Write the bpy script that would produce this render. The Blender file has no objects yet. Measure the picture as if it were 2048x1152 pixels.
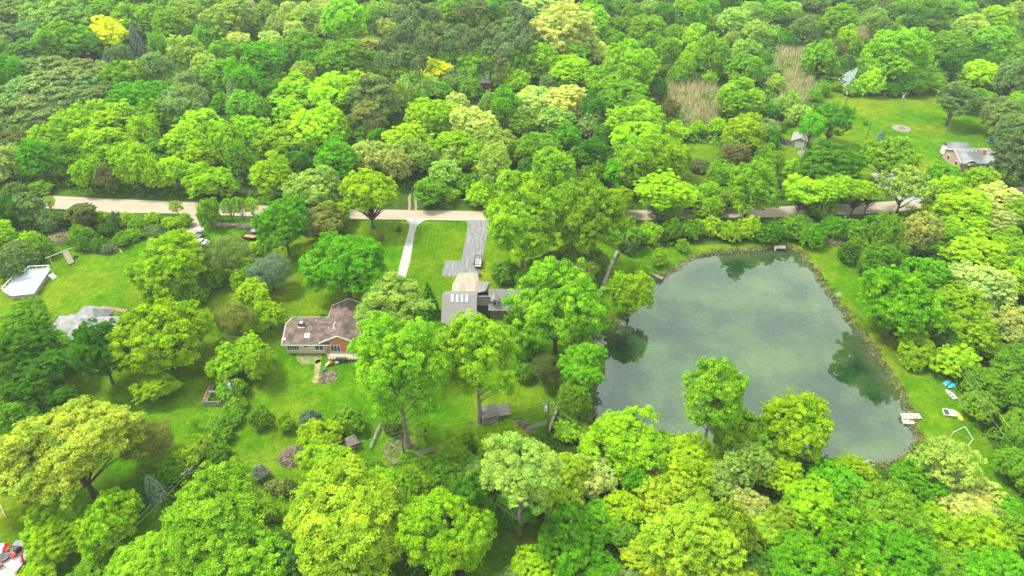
import bpy, bmesh, math, random
import numpy as np
from mathutils import Vector, Matrix, Euler
R_ = math.radians
scene = bpy.context.scene
# ------------------------------------------------------------ camera
CAM_H, PITCH, FPX, W2, H2 = 95.0, R_(36), 1365.0, 1024.0, 576.0
cam_d = bpy.data.cameras.new("Camera"); cam = bpy.data.objects.new("Camera", cam_d)
scene.collection.objects.link(cam); scene.camera = cam
cam.location = (0, 0, CAM_H); cam.rotation_euler = (R_(90) - PITCH, 0, 0)
cam_d.sensor_fit = 'HORIZONTAL'; cam_d.sensor_width = 36; cam_d.lens = 36 * FPX / 2048
cam_d.clip_start = 1; cam_d.clip_end = 12000
# ------------------------------------------------------------ sky, sun, exposure
SUN_EL, SUN_AZ = 60.0, 72.0          # azimuth measured from +Y (away from camera) towards -X
world = bpy.data.worlds.new("World"); scene.world = world; world.use_nodes = True
wn = world.node_tree; wn.nodes.clear()
sky = wn.nodes.new('ShaderNodeTexSky'); sky.sky_type = 'NISHITA'; sky.sun_disc = False
sky.sun_elevation = R_(SUN_EL); sky.sun_rotation = R_(-SUN_AZ)
sky.air_density = 1.0; sky.dust_density = 3.0
tc = wn.nodes.new('ShaderNodeTexCoord'); cn = wn.nodes.new('ShaderNodeTexNoise')
cn.inputs['Scale'].default_value = 2.2; cn.inputs['Detail'].default_value = 5
cr = wn.nodes.new('ShaderNodeValToRGB')
cr.color_ramp.elements[0].position = .3; cr.color_ramp.elements[0].color = (8.2, 8.8, 8.6, 1)
cr.color_ramp.elements[1].position = .7; cr.color_ramp.elements[1].color = (12.0, 12.4, 11.8, 1)
mx = wn.nodes.new('ShaderNodeMixRGB'); mx.inputs[0].default_value = .8
bg = wn.nodes.new('ShaderNodeBackground'); bg.inputs[1].default_value = 0.106
wo = wn.nodes.new('ShaderNodeOutputWorld')
wn.links.new(tc.outputs['Generated'], cn.inputs['Vector']); wn.links.new(cn.outputs[0], cr.inputs[0])
wn.links.new(sky.outputs[0], mx.inputs[1]); wn.links.new(cr.outputs[0], mx.inputs[2])
wn.links.new(mx.outputs[0], bg.inputs[0]); wn.links.new(bg.outputs[0], wo.inputs[0])
sun_d = bpy.data.lights.new("Sun", 'SUN'); sun_d.energy = 2.9; sun_d.angle = R_(13); sun_d.color = (1, .96, .88)
sun = bpy.data.objects.new("Sun", sun_d); scene.collection.objects.link(sun)
az, el = R_(SUN_AZ), R_(SUN_EL)
sdir = Vector((-math.sin(az) * math.cos(el), math.cos(az) * math.cos(el), math.sin(el)))
sun.rotation_euler = sdir.to_track_quat('Z', 'Y').to_euler()
scene.view_settings.view_transform = 'Standard'; scene.view_settings.look = 'None'
scene.view_settings.exposure = 1.08; scene.view_settings.gamma = 1
scene.cycles.max_bounces = 6; scene.cycles.diffuse_bounces = 3; scene.cycles.transmission_bounces = 4
scene.cycles.transparent_max_bounces = 8; scene.cycles.glossy_bounces = 2; scene.cycles.volume_bounces = 0
scene.cycles.use_denoising = True
scene.cycles.denoising_prefilter = 'NONE'

# ------------------------------------------------------------ helpers
C = scene.collection
ct, st = math.cos(PITCH), math.sin(PITCH)
def ray(px, py):
    u, v = (px - W2) / FPX, (H2 - py) / FPX
    return np.array([u, ct + v * st, -st + v * ct])
def at(px, py, z=0.0):                       # where the line of sight through a point of the photo meets height z
    d = ray(px, py); t = (z - CAM_H) / d[2]
    return Vector((d[0] * t, d[1] * t, z))
def ppm(P):                                   # photo pixels per metre at a place
    dep = P[1] * ct - (P[2] - CAM_H) * st
    return FPX / dep
def proj(P):
    x, y, z = P[0], P[1], P[2] - CAM_H
    dep = y * ct - z * st
    return W2 + FPX * x / dep, H2 - FPX * (y * st + z * ct) / dep
def tag(o, label=None, cat=None, group=None, kind=None):
    if label: o['label'] = label
    if cat: o['category'] = cat
    if group: o['group'] = group
    if kind: o['kind'] = kind
    return o
def empty(name, loc, rz=0.0):
    o = bpy.data.objects.new(name, None); C.objects.link(o); o.location = loc; o.rotation_euler = (0, 0, rz)
    o.empty_display_size = .5
    return o
_mats = {}
def mat(name, col, rough=.7, n1=6.0, amt=.18, col2=None, spec=.3, metal=0.0, stretch=(1, 1, 1), bump=0.0, trans=0.0):
    if name in _mats: return _mats[name]
    kq = 1.0 if 'white' in name else .86
    col = tuple(c * kq for c in col); col2 = tuple(c * kq for c in col2) if col2 else None
    m = bpy.data.materials.new(name); m.use_nodes = True; nt = m.node_tree; N = nt.nodes; L = nt.links
    b = N['Principled BSDF']; b.inputs['Roughness'].default_value = rough; b.inputs['Metallic'].default_value = metal
    b.inputs['Specular IOR Level'].default_value = spec
    t = N.new('ShaderNodeTexCoord'); mp = N.new('ShaderNodeMapping'); mp.inputs['Scale'].default_value = stretch
    nz = N.new('ShaderNodeTexNoise'); nz.inputs['Scale'].default_value = n1; nz.inputs['Detail'].default_value = 6
    rp = N.new('ShaderNodeValToRGB'); c2 = col2 or tuple(max(0, c * (1 - 2.2 * amt)) for c in col)
    rp.color_ramp.elements[0].position = .36; rp.color_ramp.elements[0].color = (*c2, 1)
    rp.color_ramp.elements[1].position = .62; rp.color_ramp.elements[1].color = (*col, 1)
    L.new(t.outputs['Object'], mp.inputs[0]); L.new(mp.outputs[0], nz.inputs['Vector'])
    L.new(nz.outputs[0], rp.inputs[0]); L.new(rp.outputs[0], b.inputs['Base Color'])
    if bump:
        bp = N.new('ShaderNodeBump'); bp.inputs['Strength'].default_value = bump
        L.new(nz.outputs[0], bp.inputs['Height']); L.new(bp.outputs[0], b.inputs['Normal'])
    _mats[name] = m
    return m
class MB:
    def __init__(s): s.v = []; s.f = []
    def add(s, vs, fs):
        k = len(s.v); s.v += [tuple(v) for v in vs]; s.f += [tuple(i + k for i in f) for f in fs]; return s
    def box(s, c, d, rz=0, M=None):
        hx, hy, hz = d[0] / 2, d[1] / 2, d[2] / 2
        vs = [Vector((x, y, z)) for x in (-hx, hx) for y in (-hy, hy) for z in (-hz, hz)]
        Q = M or Matrix.Rotation(rz, 3, 'Z')
        vs = [Q @ v + Vector(c) for v in vs]
        return s.add(vs, [(0, 1, 3, 2), (4, 6, 7, 5), (0, 4, 5, 1), (2, 3, 7, 6), (0, 2, 6, 4), (1, 5, 7, 3)])
    def b2(s, x0, x1, y0, y1, z0, z1):
        return s.box(((x0 + x1) / 2, (y0 + y1) / 2, (z0 + z1) / 2), (abs(x1 - x0), abs(y1 - y0), abs(z1 - z0)))
    def tube(s, p0, p1, r0, r1=None, n=6, cap=True):
        r1 = r0 if r1 is None else r1
        p0, p1 = Vector(p0), Vector(p1); d = p1 - p0
        if d.length < 1e-6: return s
        q = d.normalized().to_track_quat('Z', 'Y'); vs = []
        for p, r in ((p0, r0), (p1, r1)):
            vs += [p + q @ Vector((r * math.cos(2 * math.pi * i / n), r * math.sin(2 * math.pi * i / n), 0)) for i in range(n)]
        fs = [(i, (i + 1) % n, n + (i + 1) % n, n + i) for i in range(n)]
        if cap: fs += [tuple(range(n - 1, -1, -1)), tuple(range(n, 2 * n))]
        return s.add(vs, fs)
    def bar(s, p0, p1, w, h):
        p0, p1 = Vector(p0), Vector(p1); d = p1 - p0
        M = d.normalized().to_track_quat('Y', 'Z').to_matrix()
        return s.box((p0 + p1) / 2, (w, d.length, h), M=M)
    def prism(s, poly, z0, z1):
        n = len(poly); vs = [(p[0], p[1], z0) for p in poly] + [(p[0], p[1], z1) for p in poly]
        return s.add(vs, [tuple(range(n - 1, -1, -1)), tuple(range(n, 2 * n))] + [(i, (i + 1) % n, n + (i + 1) % n, n + i) for i in range(n)])
    def lathe(s, c, prof, n=16, sx=1, sy=1):
        vs = []; m = len(prof)
        for r, z in prof:
            vs += [(c[0] + r * sx * math.cos(2 * math.pi * i / n), c[1] + r * sy * math.sin(2 * math.pi * i / n), c[2] + z) for i in range(n)]
        fs = [(j * n + i, j * n + (i + 1) % n, (j + 1) * n + (i + 1) % n, (j + 1) * n + i) for j in range(m - 1) for i in range(n)]
        fs += [tuple(range(n - 1, -1, -1)), tuple(range((m - 1) * n, m * n))]
        return s.add(vs, fs)
    def slab(s, quad, t):                      # a sloping sheet with thickness t (below it)
        q = [Vector(p) for p in quad]; n = (q[1] - q[0]).cross(q[2] - q[0]).normalized()
        if n.z < 0: n = -n
        k = len(q); vs = q + [p - n * t for p in q]
        return s.add(vs, [tuple(range(k)), tuple(range(2 * k - 1, k - 1, -1))] + [(i, k + i, k + (i + 1) % k, (i + 1) % k) for i in range(k)])
    def build(s, name, m, parent=None, loc=None, bevel=0.0, smooth=False):
        me = bpy.data.meshes.new(name); me.from_pydata(s.v, [], s.f); me.update()
        bm = bmesh.new(); bm.from_mesh(me); bmesh.ops.recalc_face_normals(bm, faces=bm.faces); bm.to_mesh(me); bm.free()
        o = bpy.data.objects.new(name, me); C.objects.link(o); me.materials.append(m)
        if parent is not None: o.parent = parent
        if loc is not None: o.location = loc
        if smooth:
            for p in me.polygons: p.use_smooth = True
        if bevel:
            bv = o.modifiers.new("bevel", 'BEVEL'); bv.width = bevel; bv.segments = 2; bv.limit_method = 'ANGLE'
        return o
def copy_tree(o, parent=None):
    c = o.copy(); C.objects.link(c); c.parent = parent
    for ch in [x for x in o.children]: copy_tree(ch, c)
    return c

# ------------------------------------------------------------ outlines (points of the photo)
POND_PX = [(1378,521),(1410,509),(1440,507),(1480,504),(1530,498),(1560,493),(1590,500),(1612,520),(1628,545),(1645,570),(1660,590),(1680,612),(1697,640),(1720,668),(1745,700),(1765,730),(1790,765),(1800,790),(1815,825),(1828,860),(1835,890),(1800,920),(1760,929),(1700,931),(1660,922),(1600,915),(1500,920),(1400,925),(1300,905),(1230,890),(1190,865),(1181,830),(1184,790),(1197,760),(1212,735),(1190,700),(1202,672),(1235,652),(1258,622),(1282,592),(1303,566),(1335,548)]
WATER_Z = -0.45
pond = np.array([at(x, y, WATER_Z)[:2] for x, y in POND_PX])
def smooth_poly(P, it=2):
    for _ in range(it):
        Q = np.roll(P, -1, axis=0); P = np.stack([.75 * P + .25 * Q, .25 * P + .75 * Q], 1).reshape(-1, 2)
    return P
pond = smooth_poly(pond)
rsn = np.random.RandomState(5)
_nrm = np.roll(pond, -1, 0) - np.roll(pond, 1, 0); _nrm = np.stack([_nrm[:, 1], -_nrm[:, 0]], 1); _nrm /= np.linalg.norm(_nrm, axis=1)[:, None]
pond = pond + _nrm * rsn.uniform(-.35, .35, (len(pond), 1))
LAWNS = [
 [(-500,470),(60,486),(150,486),(210,500),(330,470),(385,470),(400,452),(430,446),(640,441),(965,444),(1130,444),(1240,505),(1232,520),(1180,700),(1120,850),(1060,880),(900,930),(750,960),(560,970),(440,950),(350,960),(60,1090),(-500,1100)],
 [(-400,960),(330,960),(330,1100),(280,1140),(60,1200),(-600,1200)],
 [(1232,508),(1290,498),(1400,490),(1560,484),(1640,484),(1700,484),(1730,530),(1722,600),(1790,665),(1846,706),(1882,742),(1914,776),(1942,818),(1964,864),(2000,914),(2036,964),(2095,1060),(2095,1165),(2040,1110),(1985,1030),(1930,965),(1860,905),(1700,880),(1400,880),(1230,880),(1178,790),(1180,700),(1205,590)],
 [(1640,182),(1700,190),(1760,193),(1850,184),(1880,170),(1915,185),(1950,200),(1985,240),(1995,300),(1990,345),(1880,350),(1850,362),(1780,372),(1700,350),(1640,335),(1565,330),(1545,300),(1570,262),(1590,250),(1635,225)],
 [(1985,90),(2048,60),(2100,60),(2100,125),(2040,115),(2000,105)],
 [(985,1050),(1090,1030),(1110,1070),(1080,1110),(1040,1152),(1000,1200),(940,1200),(930,1140)],
 [(100,112),(150,104),(300,90),(310,118),(240,132),(110,128)],
 [(1340,285),(1440,290),(1440,360),(1400,385),(1340,372),(1290,362),(1295,330),(1340,330)],
 [(298,0),(350,4),(345,22),(300,20)],
]
lawns = [np.array([at(x, y)[:2] for x, y in p]) for p in LAWNS]
REEDS = [[(1330,160),(1380,163),(1430,155),(1438,200),(1432,246),(1380,250),(1345,212),(1322,195)],
         [(1552,82),(1590,78),(1612,100),(1622,150),(1632,176),(1605,205),(1575,232),(1560,200),(1548,140)],
         [(1703,45),(1740,48),(1752,74),(1712,84)]]
reeds = [np.array([at(x, y)[:2] for x, y in p]) for p in REEDS]
CREEK = [[(1700,112),(1712,122),(1716,140),(1710,150),(1708,165),(1690,176),(1672,172),(1674,158),(1690,148),(1700,138),(1696,124)],
         [(1622,218),(1630,220),(1618,236),(1600,244),(1597,238),(1610,228)],
         [(1880,12),(1910,22),(1905,32),(1884,26)],[(1925,48),(1948,52),(1944,62),(1926,58)]]
creeks = [np.array([at(x, y, -.3)[:2] for x, y in p]) for p in CREEK]
def inside(P, poly):
    x, y = P[:, 0], P[:, 1]; c = np.zeros(len(P), bool); n = len(poly); j = n - 1
    for i in range(n):
        xi, yi = poly[i]; xj, yj = poly[j]
        cond = ((yi > y) != (yj > y)) & (x < (xj - xi) * (y - yi) / (yj - yi + 1e-12) + xi)
        c ^= cond; j = i
    return c
def sdist(P, poly, cap=1e9):
    d = np.full(len(P), 1e9); n = len(poly)
    for i in range(n):
        a = poly[i]; b = poly[(i + 1) % n]; ab = b - a
        t = np.clip(((P - a) @ ab) / (ab @ ab + 1e-12), 0, 1)
        q = P - (a + t[:, None] * ab); d = np.minimum(d, np.hypot(q[:, 0], q[:, 1]))
    return np.where(inside(P, poly), d, -d)
ROAD_T = [(-260,378),(65,389),(200,397),(350,403),(512,410),(700,418),(860,421),(1000,423),(1130,423),(1300,420),(1420,418),(1560,413),(1700,408),(1800,401),(1860,395),(1960,383),(2300,345)]
ROAD_B = [(2300,366),(1960,404),(1860,414),(1780,425),(1700,429),(1560,434),(1420,436),(1300,440),(1130,443),(1000,443),(860,440),(700,438),(512,433),(350,427),(200,425),(65,414),(-260,402)]
road = np.array([at(x, y)[:2] for x, y in ROAD_T + ROAD_B])
OTHER = {'west_drive': [(381,424),(376,440),(366,462),(372,492),(400,505),(408,480),(400,462),(403,446),(412,430)],
 'strip_drive': [(812,438),(856,440),(845,443),(834,452),(829,468),(821,520),(806,575),(799,604),(786,604),(793,556),(807,500),(819,454),(817,445)],
 'asphalt': [(932,440),(978,441),(976,460),(970,490),(964,520),(958,547),(916,549),(913,553),(883,553),(891,521),(923,522),(929,490),(934,461),(936,452)],
 'concrete': [(917,546),(956,546),(958,577),(956,596),(902,596),(905,569)],
 'ne_drive': [(1756,366),(1790,396),(1822,409),(1870,402),(1880,392),(1836,384),(1803,361),(1779,344),(1741,347)],
 'trail': [(818,385),(842,385),(830,404),(838,423),(812,423),(818,404)]}
pav = {k: np.array([at(x, y)[:2] for x, y in v]) for k, v in OTHER.items()}

# ------------------------------------------------------------ ground
def grow(a, b, step, far):
    m = list(np.arange(a, b + step, step)); s = step; x = m[-1]
    while x < far: s *= 1.25; x += s; m.append(x)
    s = step; x = m[0]; L = []
    while x > -far: s *= 1.25; x -= s; L.append(x)
    return np.array(L[::-1] + m)
gx = grow(-150, 165, 1.0, 5000); gy = grow(50, 330, 1.0, 5000)
X, Y = np.meshgrid(gx, gy); GP = np.stack([X.ravel(), Y.ravel()], 1)
near = (np.abs(GP[:, 0]) < 420) & (GP[:, 1] > 20) & (GP[:, 1] < 520)
def full(fn, default):
    r = np.full(len(GP), float(default)); r[near] = fn(GP[near]); return r
dp = full(lambda P: sdist(P, pond), -99)
gz = np.where(dp > 0, WATER_Z - np.minimum(dp * .3, 2.0), np.minimum(0, WATER_Z - dp * .35))
for c in creeks:
    dc = full(lambda P: sdist(P, c), -99); gz = np.where(dc > -1.2, np.minimum(gz, -.05 - .35 * np.clip(dc + 1.2, 0, 2)), gz)
lawn_d = np.full(len(GP), -99.0)
for l in lawns: lawn_d = np.maximum(lawn_d, full(lambda P: sdist(P, l), -99))
reed_d = np.full(len(GP), -99.0)
for l in reeds: reed_d = np.maximum(reed_d, full(lambda P: sdist(P, l), -99))
lawn_a = np.clip(.5 + lawn_d / 1.6, 0, 1); reed_a = np.clip(.5 + reed_d / 4, 0, 1)
STR = np.array([at(x, y)[:2] for x, y in [(838,450),(933,450),(922,520),(890,521),(882,555),(905,560),(900,600),(800,600)]])
str_a = full(lambda P: np.clip(.5 + sdist(P, STR) / 1.0, 0, 1), 0)
def mesh_np(name, V, F, smooth=False):
    me = bpy.data.meshes.new(name); k = F.shape[1]
    me.vertices.add(len(V)); me.vertices.foreach_set('co', V.astype(np.float32).ravel())
    me.loops.add(F.size); me.loops.foreach_set('vertex_index', F.astype(np.int32).ravel())
    me.polygons.add(len(F)); me.polygons.foreach_set('loop_start', np.arange(0, F.size, k, dtype=np.int32))
    me.update(calc_edges=True)
    me.polygons.foreach_set('use_smooth', np.full(len(F), smooth)); me.update()
    return me
def attr(me, name, vals, dom='POINT'):
    a = me.attributes.new(name, 'FLOAT', dom); a.data.foreach_set('value', np.asarray(vals, np.float32))
ny, nx = X.shape
ii = (np.arange(ny - 1)[:, None] * nx + np.arange(nx - 1)[None]).ravel()
GF = np.stack([ii, ii + 1, ii + nx + 1, ii + nx], 1)
gme = mesh_np('ground', np.column_stack([GP, gz]), GF, True)
attr(gme, 'lawn', lawn_a); attr(gme, 'reed', reed_a); attr(gme, 'shore', dp.clip(-20, 20)); attr(gme, 'stripe', str_a)
ground = bpy.data.objects.new('ground', gme); C.objects.link(ground); tag(ground, kind='structure')

class NT:                                       # tiny node-graph writer
    def __init__(s, name):
        s.m = bpy.data.materials.new(name); s.m.use_nodes = True; s.t = s.m.node_tree; s.N = s.t.nodes; s.L = s.t.links
        s.b = s.N['Principled BSDF']; s.out = s.N['Material Output']
        s.co = s.N.new('ShaderNodeTexCoord').outputs['Object']
    def noise(s, sc, det=5, vec=None, stretch=None, rough=.55):
        n = s.N.new('ShaderNodeTexNoise'); n.inputs['Scale'].default_value = sc; n.inputs['Detail'].default_value = det
        n.inputs['Roughness'].default_value = rough
        v = vec or s.co
        if stretch:
            mp = s.N.new('ShaderNodeMapping'); mp.inputs['Scale'].default_value = stretch; s.L.new(v, mp.inputs[0]); v = mp.outputs[0]
        s.L.new(v, n.inputs['Vector']); return n.outputs[0]
    def ramp(s, v, stops):
        r = s.N.new('ShaderNodeValToRGB'); e = r.color_ramp.elements
        while len(e) < len(stops): e.new(.5)
        for q, (p, c) in zip(e, stops): q.position = p; q.color = (*c, 1) if len(c) == 3 else c
        s.L.new(v, r.inputs[0]); return r.outputs[0]
    def mix(s, f, a, b, mode='MIX'):
        m = s.N.new('ShaderNodeMixRGB'); m.blend_type = mode
        for k, q in ((0, f), (1, a), (2, b)):
            if isinstance(q, (int, float)): m.inputs[k].default_value = q if k == 0 else (q, q, q, 1)
            elif isinstance(q, tuple): m.inputs[k].default_value = (*q, 1)
            else: s.L.new(q, m.inputs[k])
        return m.outputs[0]
    def math(s, op, a, b=0.0, c=None):
        m = s.N.new('ShaderNodeMath'); m.operation = op
        for k, q in enumerate((a, b) if c is None else (a, b, c)):
            if isinstance(q, (int, float)): m.inputs[k].default_value = q
            else: s.L.new(q, m.inputs[k])
        return m.outputs[0]
    def attr(s, name):
        a = s.N.new('ShaderNodeAttribute'); a.attribute_name = name; return a.outputs['Fac']
    def bump(s, h, st=.3, dist=.1):
        b = s.N.new('ShaderNodeBump'); b.inputs['Strength'].default_value = st; b.inputs['Distance'].default_value = dist
        s.L.new(h, b.inputs['Height']); s.L.new(b.outputs[0], s.b.inputs['Normal'])
    def col(s, c, rough=.85, spec=.15):
        s.L.new(c, s.b.inputs['Base Color']); s.b.inputs['Roughness'].default_value = rough; s.b.inputs['Specular IOR Level'].default_value = spec
        return s.m
g = NT('grass and soil')
fine = g.noise(.75, 10, rough=.85); mid = g.noise(.16, 7); big = g.noise(.05, 4); fs = g.noise(1.1, 6, stretch=(1, .35, 1))
lawnc = g.ramp(g.mix(.62, mid, fine), [(.30, (.012, .085, .001)), (.46, (.045, .17, .002)), (.60, (.12, .26, .006)), (.74, (.22, .30, .03))])
lawnc = g.mix(g.ramp(big, [(.42, (0, 0, 0)), (.66, (.75, .75, .75))]), lawnc, g.ramp(fs, [(.3, (.10, .18, .004)), (.7, (.25, .30, .03))]))
wv = g.N.new('ShaderNodeTexWave'); wv.inputs['Scale'].default_value = .32; wv.inputs['Distortion'].default_value = 3.0; wv.inputs['Detail'].default_value = 2
g.L.new(g.co, wv.inputs['Vector'])
strp = g.ramp(wv.outputs['Fac'], [(.1, (.035, .135, .001)), (.9, (.06, .175, .002))])
strp = g.mix(g.ramp(mid, [(.4, (0, 0, 0)), (.65, (.8, .8, .8))]), strp, (.14, .235, .006))
strp = g.mix(.35, strp, g.ramp(fine, [(.3, (.015, .09, .0)), (.75, (.20, .32, .01))]))
lawnc = g.mix(g.attr('stripe'), lawnc, strp)
fine2 = g.noise(1.9, 6, rough=.8); patch = g.noise(.42, 5, rough=.7)
lawnc = g.mix(1.0, lawnc, g.ramp(fine2, [(.34, (.58, .66, .5)), (.52, (.98, .98, .9)), (.68, (1.42, 1.22, 1.3))]), 'MULTIPLY')
lawnc = g.mix(1.0, lawnc, g.ramp(patch, [(.34, (.68, .82, .6)), (.5, (.98, .98, .98)), (.66, (1.4, 1.12, 1.2))]), 'MULTIPLY')
roughc = g.ramp(g.mix(.5, mid, fine), [(.28, (.018, .032, .008)), (.45, (.035, .085, .012)), (.6, (.075, .15, .02)), (.75, (.17, .16, .07))])
edge = g.math('ADD', g.attr('lawn'), g.math('MULTIPLY_ADD', g.noise(1.3, 6), 1.0, -.5))
col = g.mix(g.ramp(edge, [(.42, (0, 0, 0)), (.58, (1, 1, 1))]), roughc, lawnc)
reedc = g.ramp(g.noise(.8, 6, stretch=(1, .3, 1)), [(.3, (.16, .13, .07)), (.7, (.42, .34, .2))])
col = g.mix(g.attr('reed'), col, reedc)
sh = g.attr('shore')
bank = g.ramp(fine, [(.3, (.10, .10, .04)), (.5, (.22, .20, .11)), (.8, (.42, .38, .28))])
bmask = g.ramp(g.math('ADD', g.math('MULTIPLY', sh, .12), g.math('ADD', .5, g.math('MULTIPLY_ADD', fine, .3, -.15))), [(.36, (0, 0, 0)), (.46, (1, 1, 1))])
col = g.mix(bmask, col, bank)
algae = g.ramp(g.mix(.16, g.noise(.07, 6), g.noise(1.2, 8)), [(.34, (.008, .03, .025)), (.44, (.03, .075, .03)), (.54, (.14, .19, .05)), (.66, (.27, .30, .10))])
dmask = g.ramp(g.math('MULTIPLY', sh, .1), [(.10, (0, 0, 0)), (.34, (1, 1, 1))])
col = g.mix(dmask, col, algae)
g.bump(fine, .6, .15)
col = g.mix(1.0, col, (.86, .84, .7), 'MULTIPLY')
gme.materials.append(g.col(col, .95, .0))

def sheet(name, poly, z, m, kind='structure', smooth=0, thick=0.0):
    P = smooth_poly(poly, smooth) if smooth else poly
    mb = MB()
    if thick: mb.prism([tuple(p) for p in P], z - thick, z)
    else: mb.add([(p[0], p[1], z) for p in P], [tuple(range(len(P)))])
    me = bpy.data.meshes.new(name); me.from_pydata(mb.v, [], mb.f); me.update()
    bm = bmesh.new(); bm.from_mesh(me); bmesh.ops.triangulate(bm, faces=bm.faces); bmesh.ops.recalc_face_normals(bm, faces=bm.faces)
    if not thick:
        for f in bm.faces:
            if f.normal.z < 0: f.normal_flip()
    bm.to_mesh(me); bm.free(); me.materials.append(m)
    o = bpy.data.objects.new(name, me); C.objects.link(o)
    if kind: o['kind'] = kind
    return o
# water
w = NT('pond water')
rip = w.noise(1.4, 3, stretch=(1, 1, 1)); w.N.remove(w.b)
bp = w.N.new('ShaderNodeBump'); bp.inputs['Strength'].default_value = .035; bp.inputs['Distance'].default_value = .1; w.L.new(rip, bp.inputs['Height'])
gl = w.N.new('ShaderNodeBsdfGlossy'); gl.inputs['Roughness'].default_value = .03; gl.inputs['Color'].default_value = (.86, 1, .86, 1); w.L.new(bp.outputs[0], gl.inputs['Normal'])
df = w.N.new('ShaderNodeBsdfDiffuse')
w.L.new(w.ramp(w.noise(.035, 3), [(.35, (.008, .03, .022)), (.65, (.02, .05, .025))]), df.inputs[0])
tr = w.N.new('ShaderNodeBsdfTransparent'); tr.inputs[0].default_value = (.70, .88, .78, 1)
m1 = w.N.new('ShaderNodeMixShader'); m1.inputs[0].default_value = .22; w.L.new(tr.outputs[0], m1.inputs[1]); w.L.new(df.outputs[0], m1.inputs[2])
fr = w.N.new('ShaderNodeFresnel'); fr.inputs[0].default_value = 1.33
m2 = w.N.new('ShaderNodeMixShader'); w.L.new(w.math('ADD', w.math('MULTIPLY', fr.outputs[0], 1.5), .075), m2.inputs[0])
w.L.new(m1.outputs[0], m2.inputs[1]); w.L.new(gl.outputs[0], m2.inputs[2]); w.L.new(m2.outputs[0], w.out.inputs[0])
cen = pond.mean(0)
sheet('pond_water', pond + (pond - cen) / np.linalg.norm(pond - cen, axis=1)[:, None] * 1.0, WATER_Z, w.m)
for c in creeks:
    sheet('creek_water', c, -.30, w.m, smooth=2)
# road, drives
r = NT('gravel road'); rn = r.noise(3, 8); rs = r.noise(.5, 5, stretch=(.05, 2.2, 1))
rc = r.mix(.5, r.ramp(rn, [(.3, (.27, .225, .155)), (.7, (.40, .34, .25))]), r.ramp(rs, [(.3, (.25, .205, .14)), (.7, (.44, .38, .29))]))
r.bump(rn, .3, .05); road_m = r.col(rc, .95, .1)
sheet('gravel_road', road, .03, road_m)
sheet('west_driveway', pav['west_drive'], .045, road_m, smooth=2)
t_ = NT('packed dirt'); tn = t_.noise(1.5, 8)
dirt_m = t_.col(t_.ramp(tn, [(.3, (.16, .12, .07)), (.7, (.36, .30, .2))]), .95, .05)
for sx in (-.9, .9):
    c0 = [at(828, 386), at(824, 398), at(826, 410), at(825, 421)]
    P = [(c.x + sx - .38, c.y) for c in c0] + [(c.x + sx + .38, c.y) for c in c0[::-1]]
    sheet('track_path', np.array(P), .045, dirt_m, smooth=2)
s_ = NT('concrete strips'); sn = s_.noise(1.2, 8); ss = s_.noise(.7, 4, stretch=(3, .12, 1))
strip_m = s_.col(s_.mix(.5, s_.ramp(sn, [(.3, (.24, .235, .21)), (.7, (.42, .41, .37))]), s_.ramp(ss, [(.3, (.18, .19, .18)), (.7, (.48, .47, .42))])), .9, .15)
sheet('strip_driveway', pav['strip_drive'], .045, strip_m)
a_ = NT('old asphalt'); an = a_.noise(1.6, 8); as_ = a_.noise(1.5, 8, stretch=(2.2, .12, 1), rough=.8)
asph_m = a_.col(a_.mix(.6, a_.ramp(an, [(.3, (.11, .11, .11)), (.7, (.23, .225, .22))]), a_.ramp(as_, [(.40, (.09, .09, .10)), (.54, (.19, .19, .19)), (.7, (.50, .49, .47))])), .9, .15)
sheet('asphalt_driveway', pav['asphalt'], .045, asph_m)
c_ = NT('concrete pad'); cn2 = c_.noise(.8, 8); cs = c_.noise(.6, 4, stretch=(2.2, .3, 1))
conc_m = c_.col(c_.mix(.5, c_.ramp(cn2, [(.3, (.25, .215, .155)), (.7, (.37, .325, .25))]), c_.ramp(cs, [(.3, (.22, .185, .125)), (.7, (.40, .36, .29))])), .9, .15)
sheet('concrete_driveway', pav['concrete'], .06, conc_m)
sheet('east_driveway', pav['ne_drive'], .045, mat('pale drive', (.42, .41, .38), n1=1.0, col2=(.30, .30, .28)))
sheet('gravel_ring', np.array([at(*p)[:2] for p in [(1593,305),(1600,300),(1612,299),(1622,301),(1640,288),(1648,290),(1632,303),(1624,312),(1610,315),(1598,312)]]), .03, mat('pale gravel', (.30, .265, .21), n1=4, col2=(.18, .16, .13)), smooth=1)
sheet('dirt_path', np.array([at(*p)[:2] for p in [(629,722),(641,718),(643,730),(636,750),(640,765),(622,768),(630,745)]]), .03, mat('worn soil', (.36, .29, .13), n1=1.5, col2=(.16, .19, .04)), smooth=2)
sheet('bare_soil', np.array([at(*p)[:2] for p in [(588,706),(645,706),(643,724),(630,728),(598,730)]]), .03, mat('thin turf', (.22, .22, .09), n1=1.1, col2=(.10, .17, .02)), smooth=2)

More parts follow.
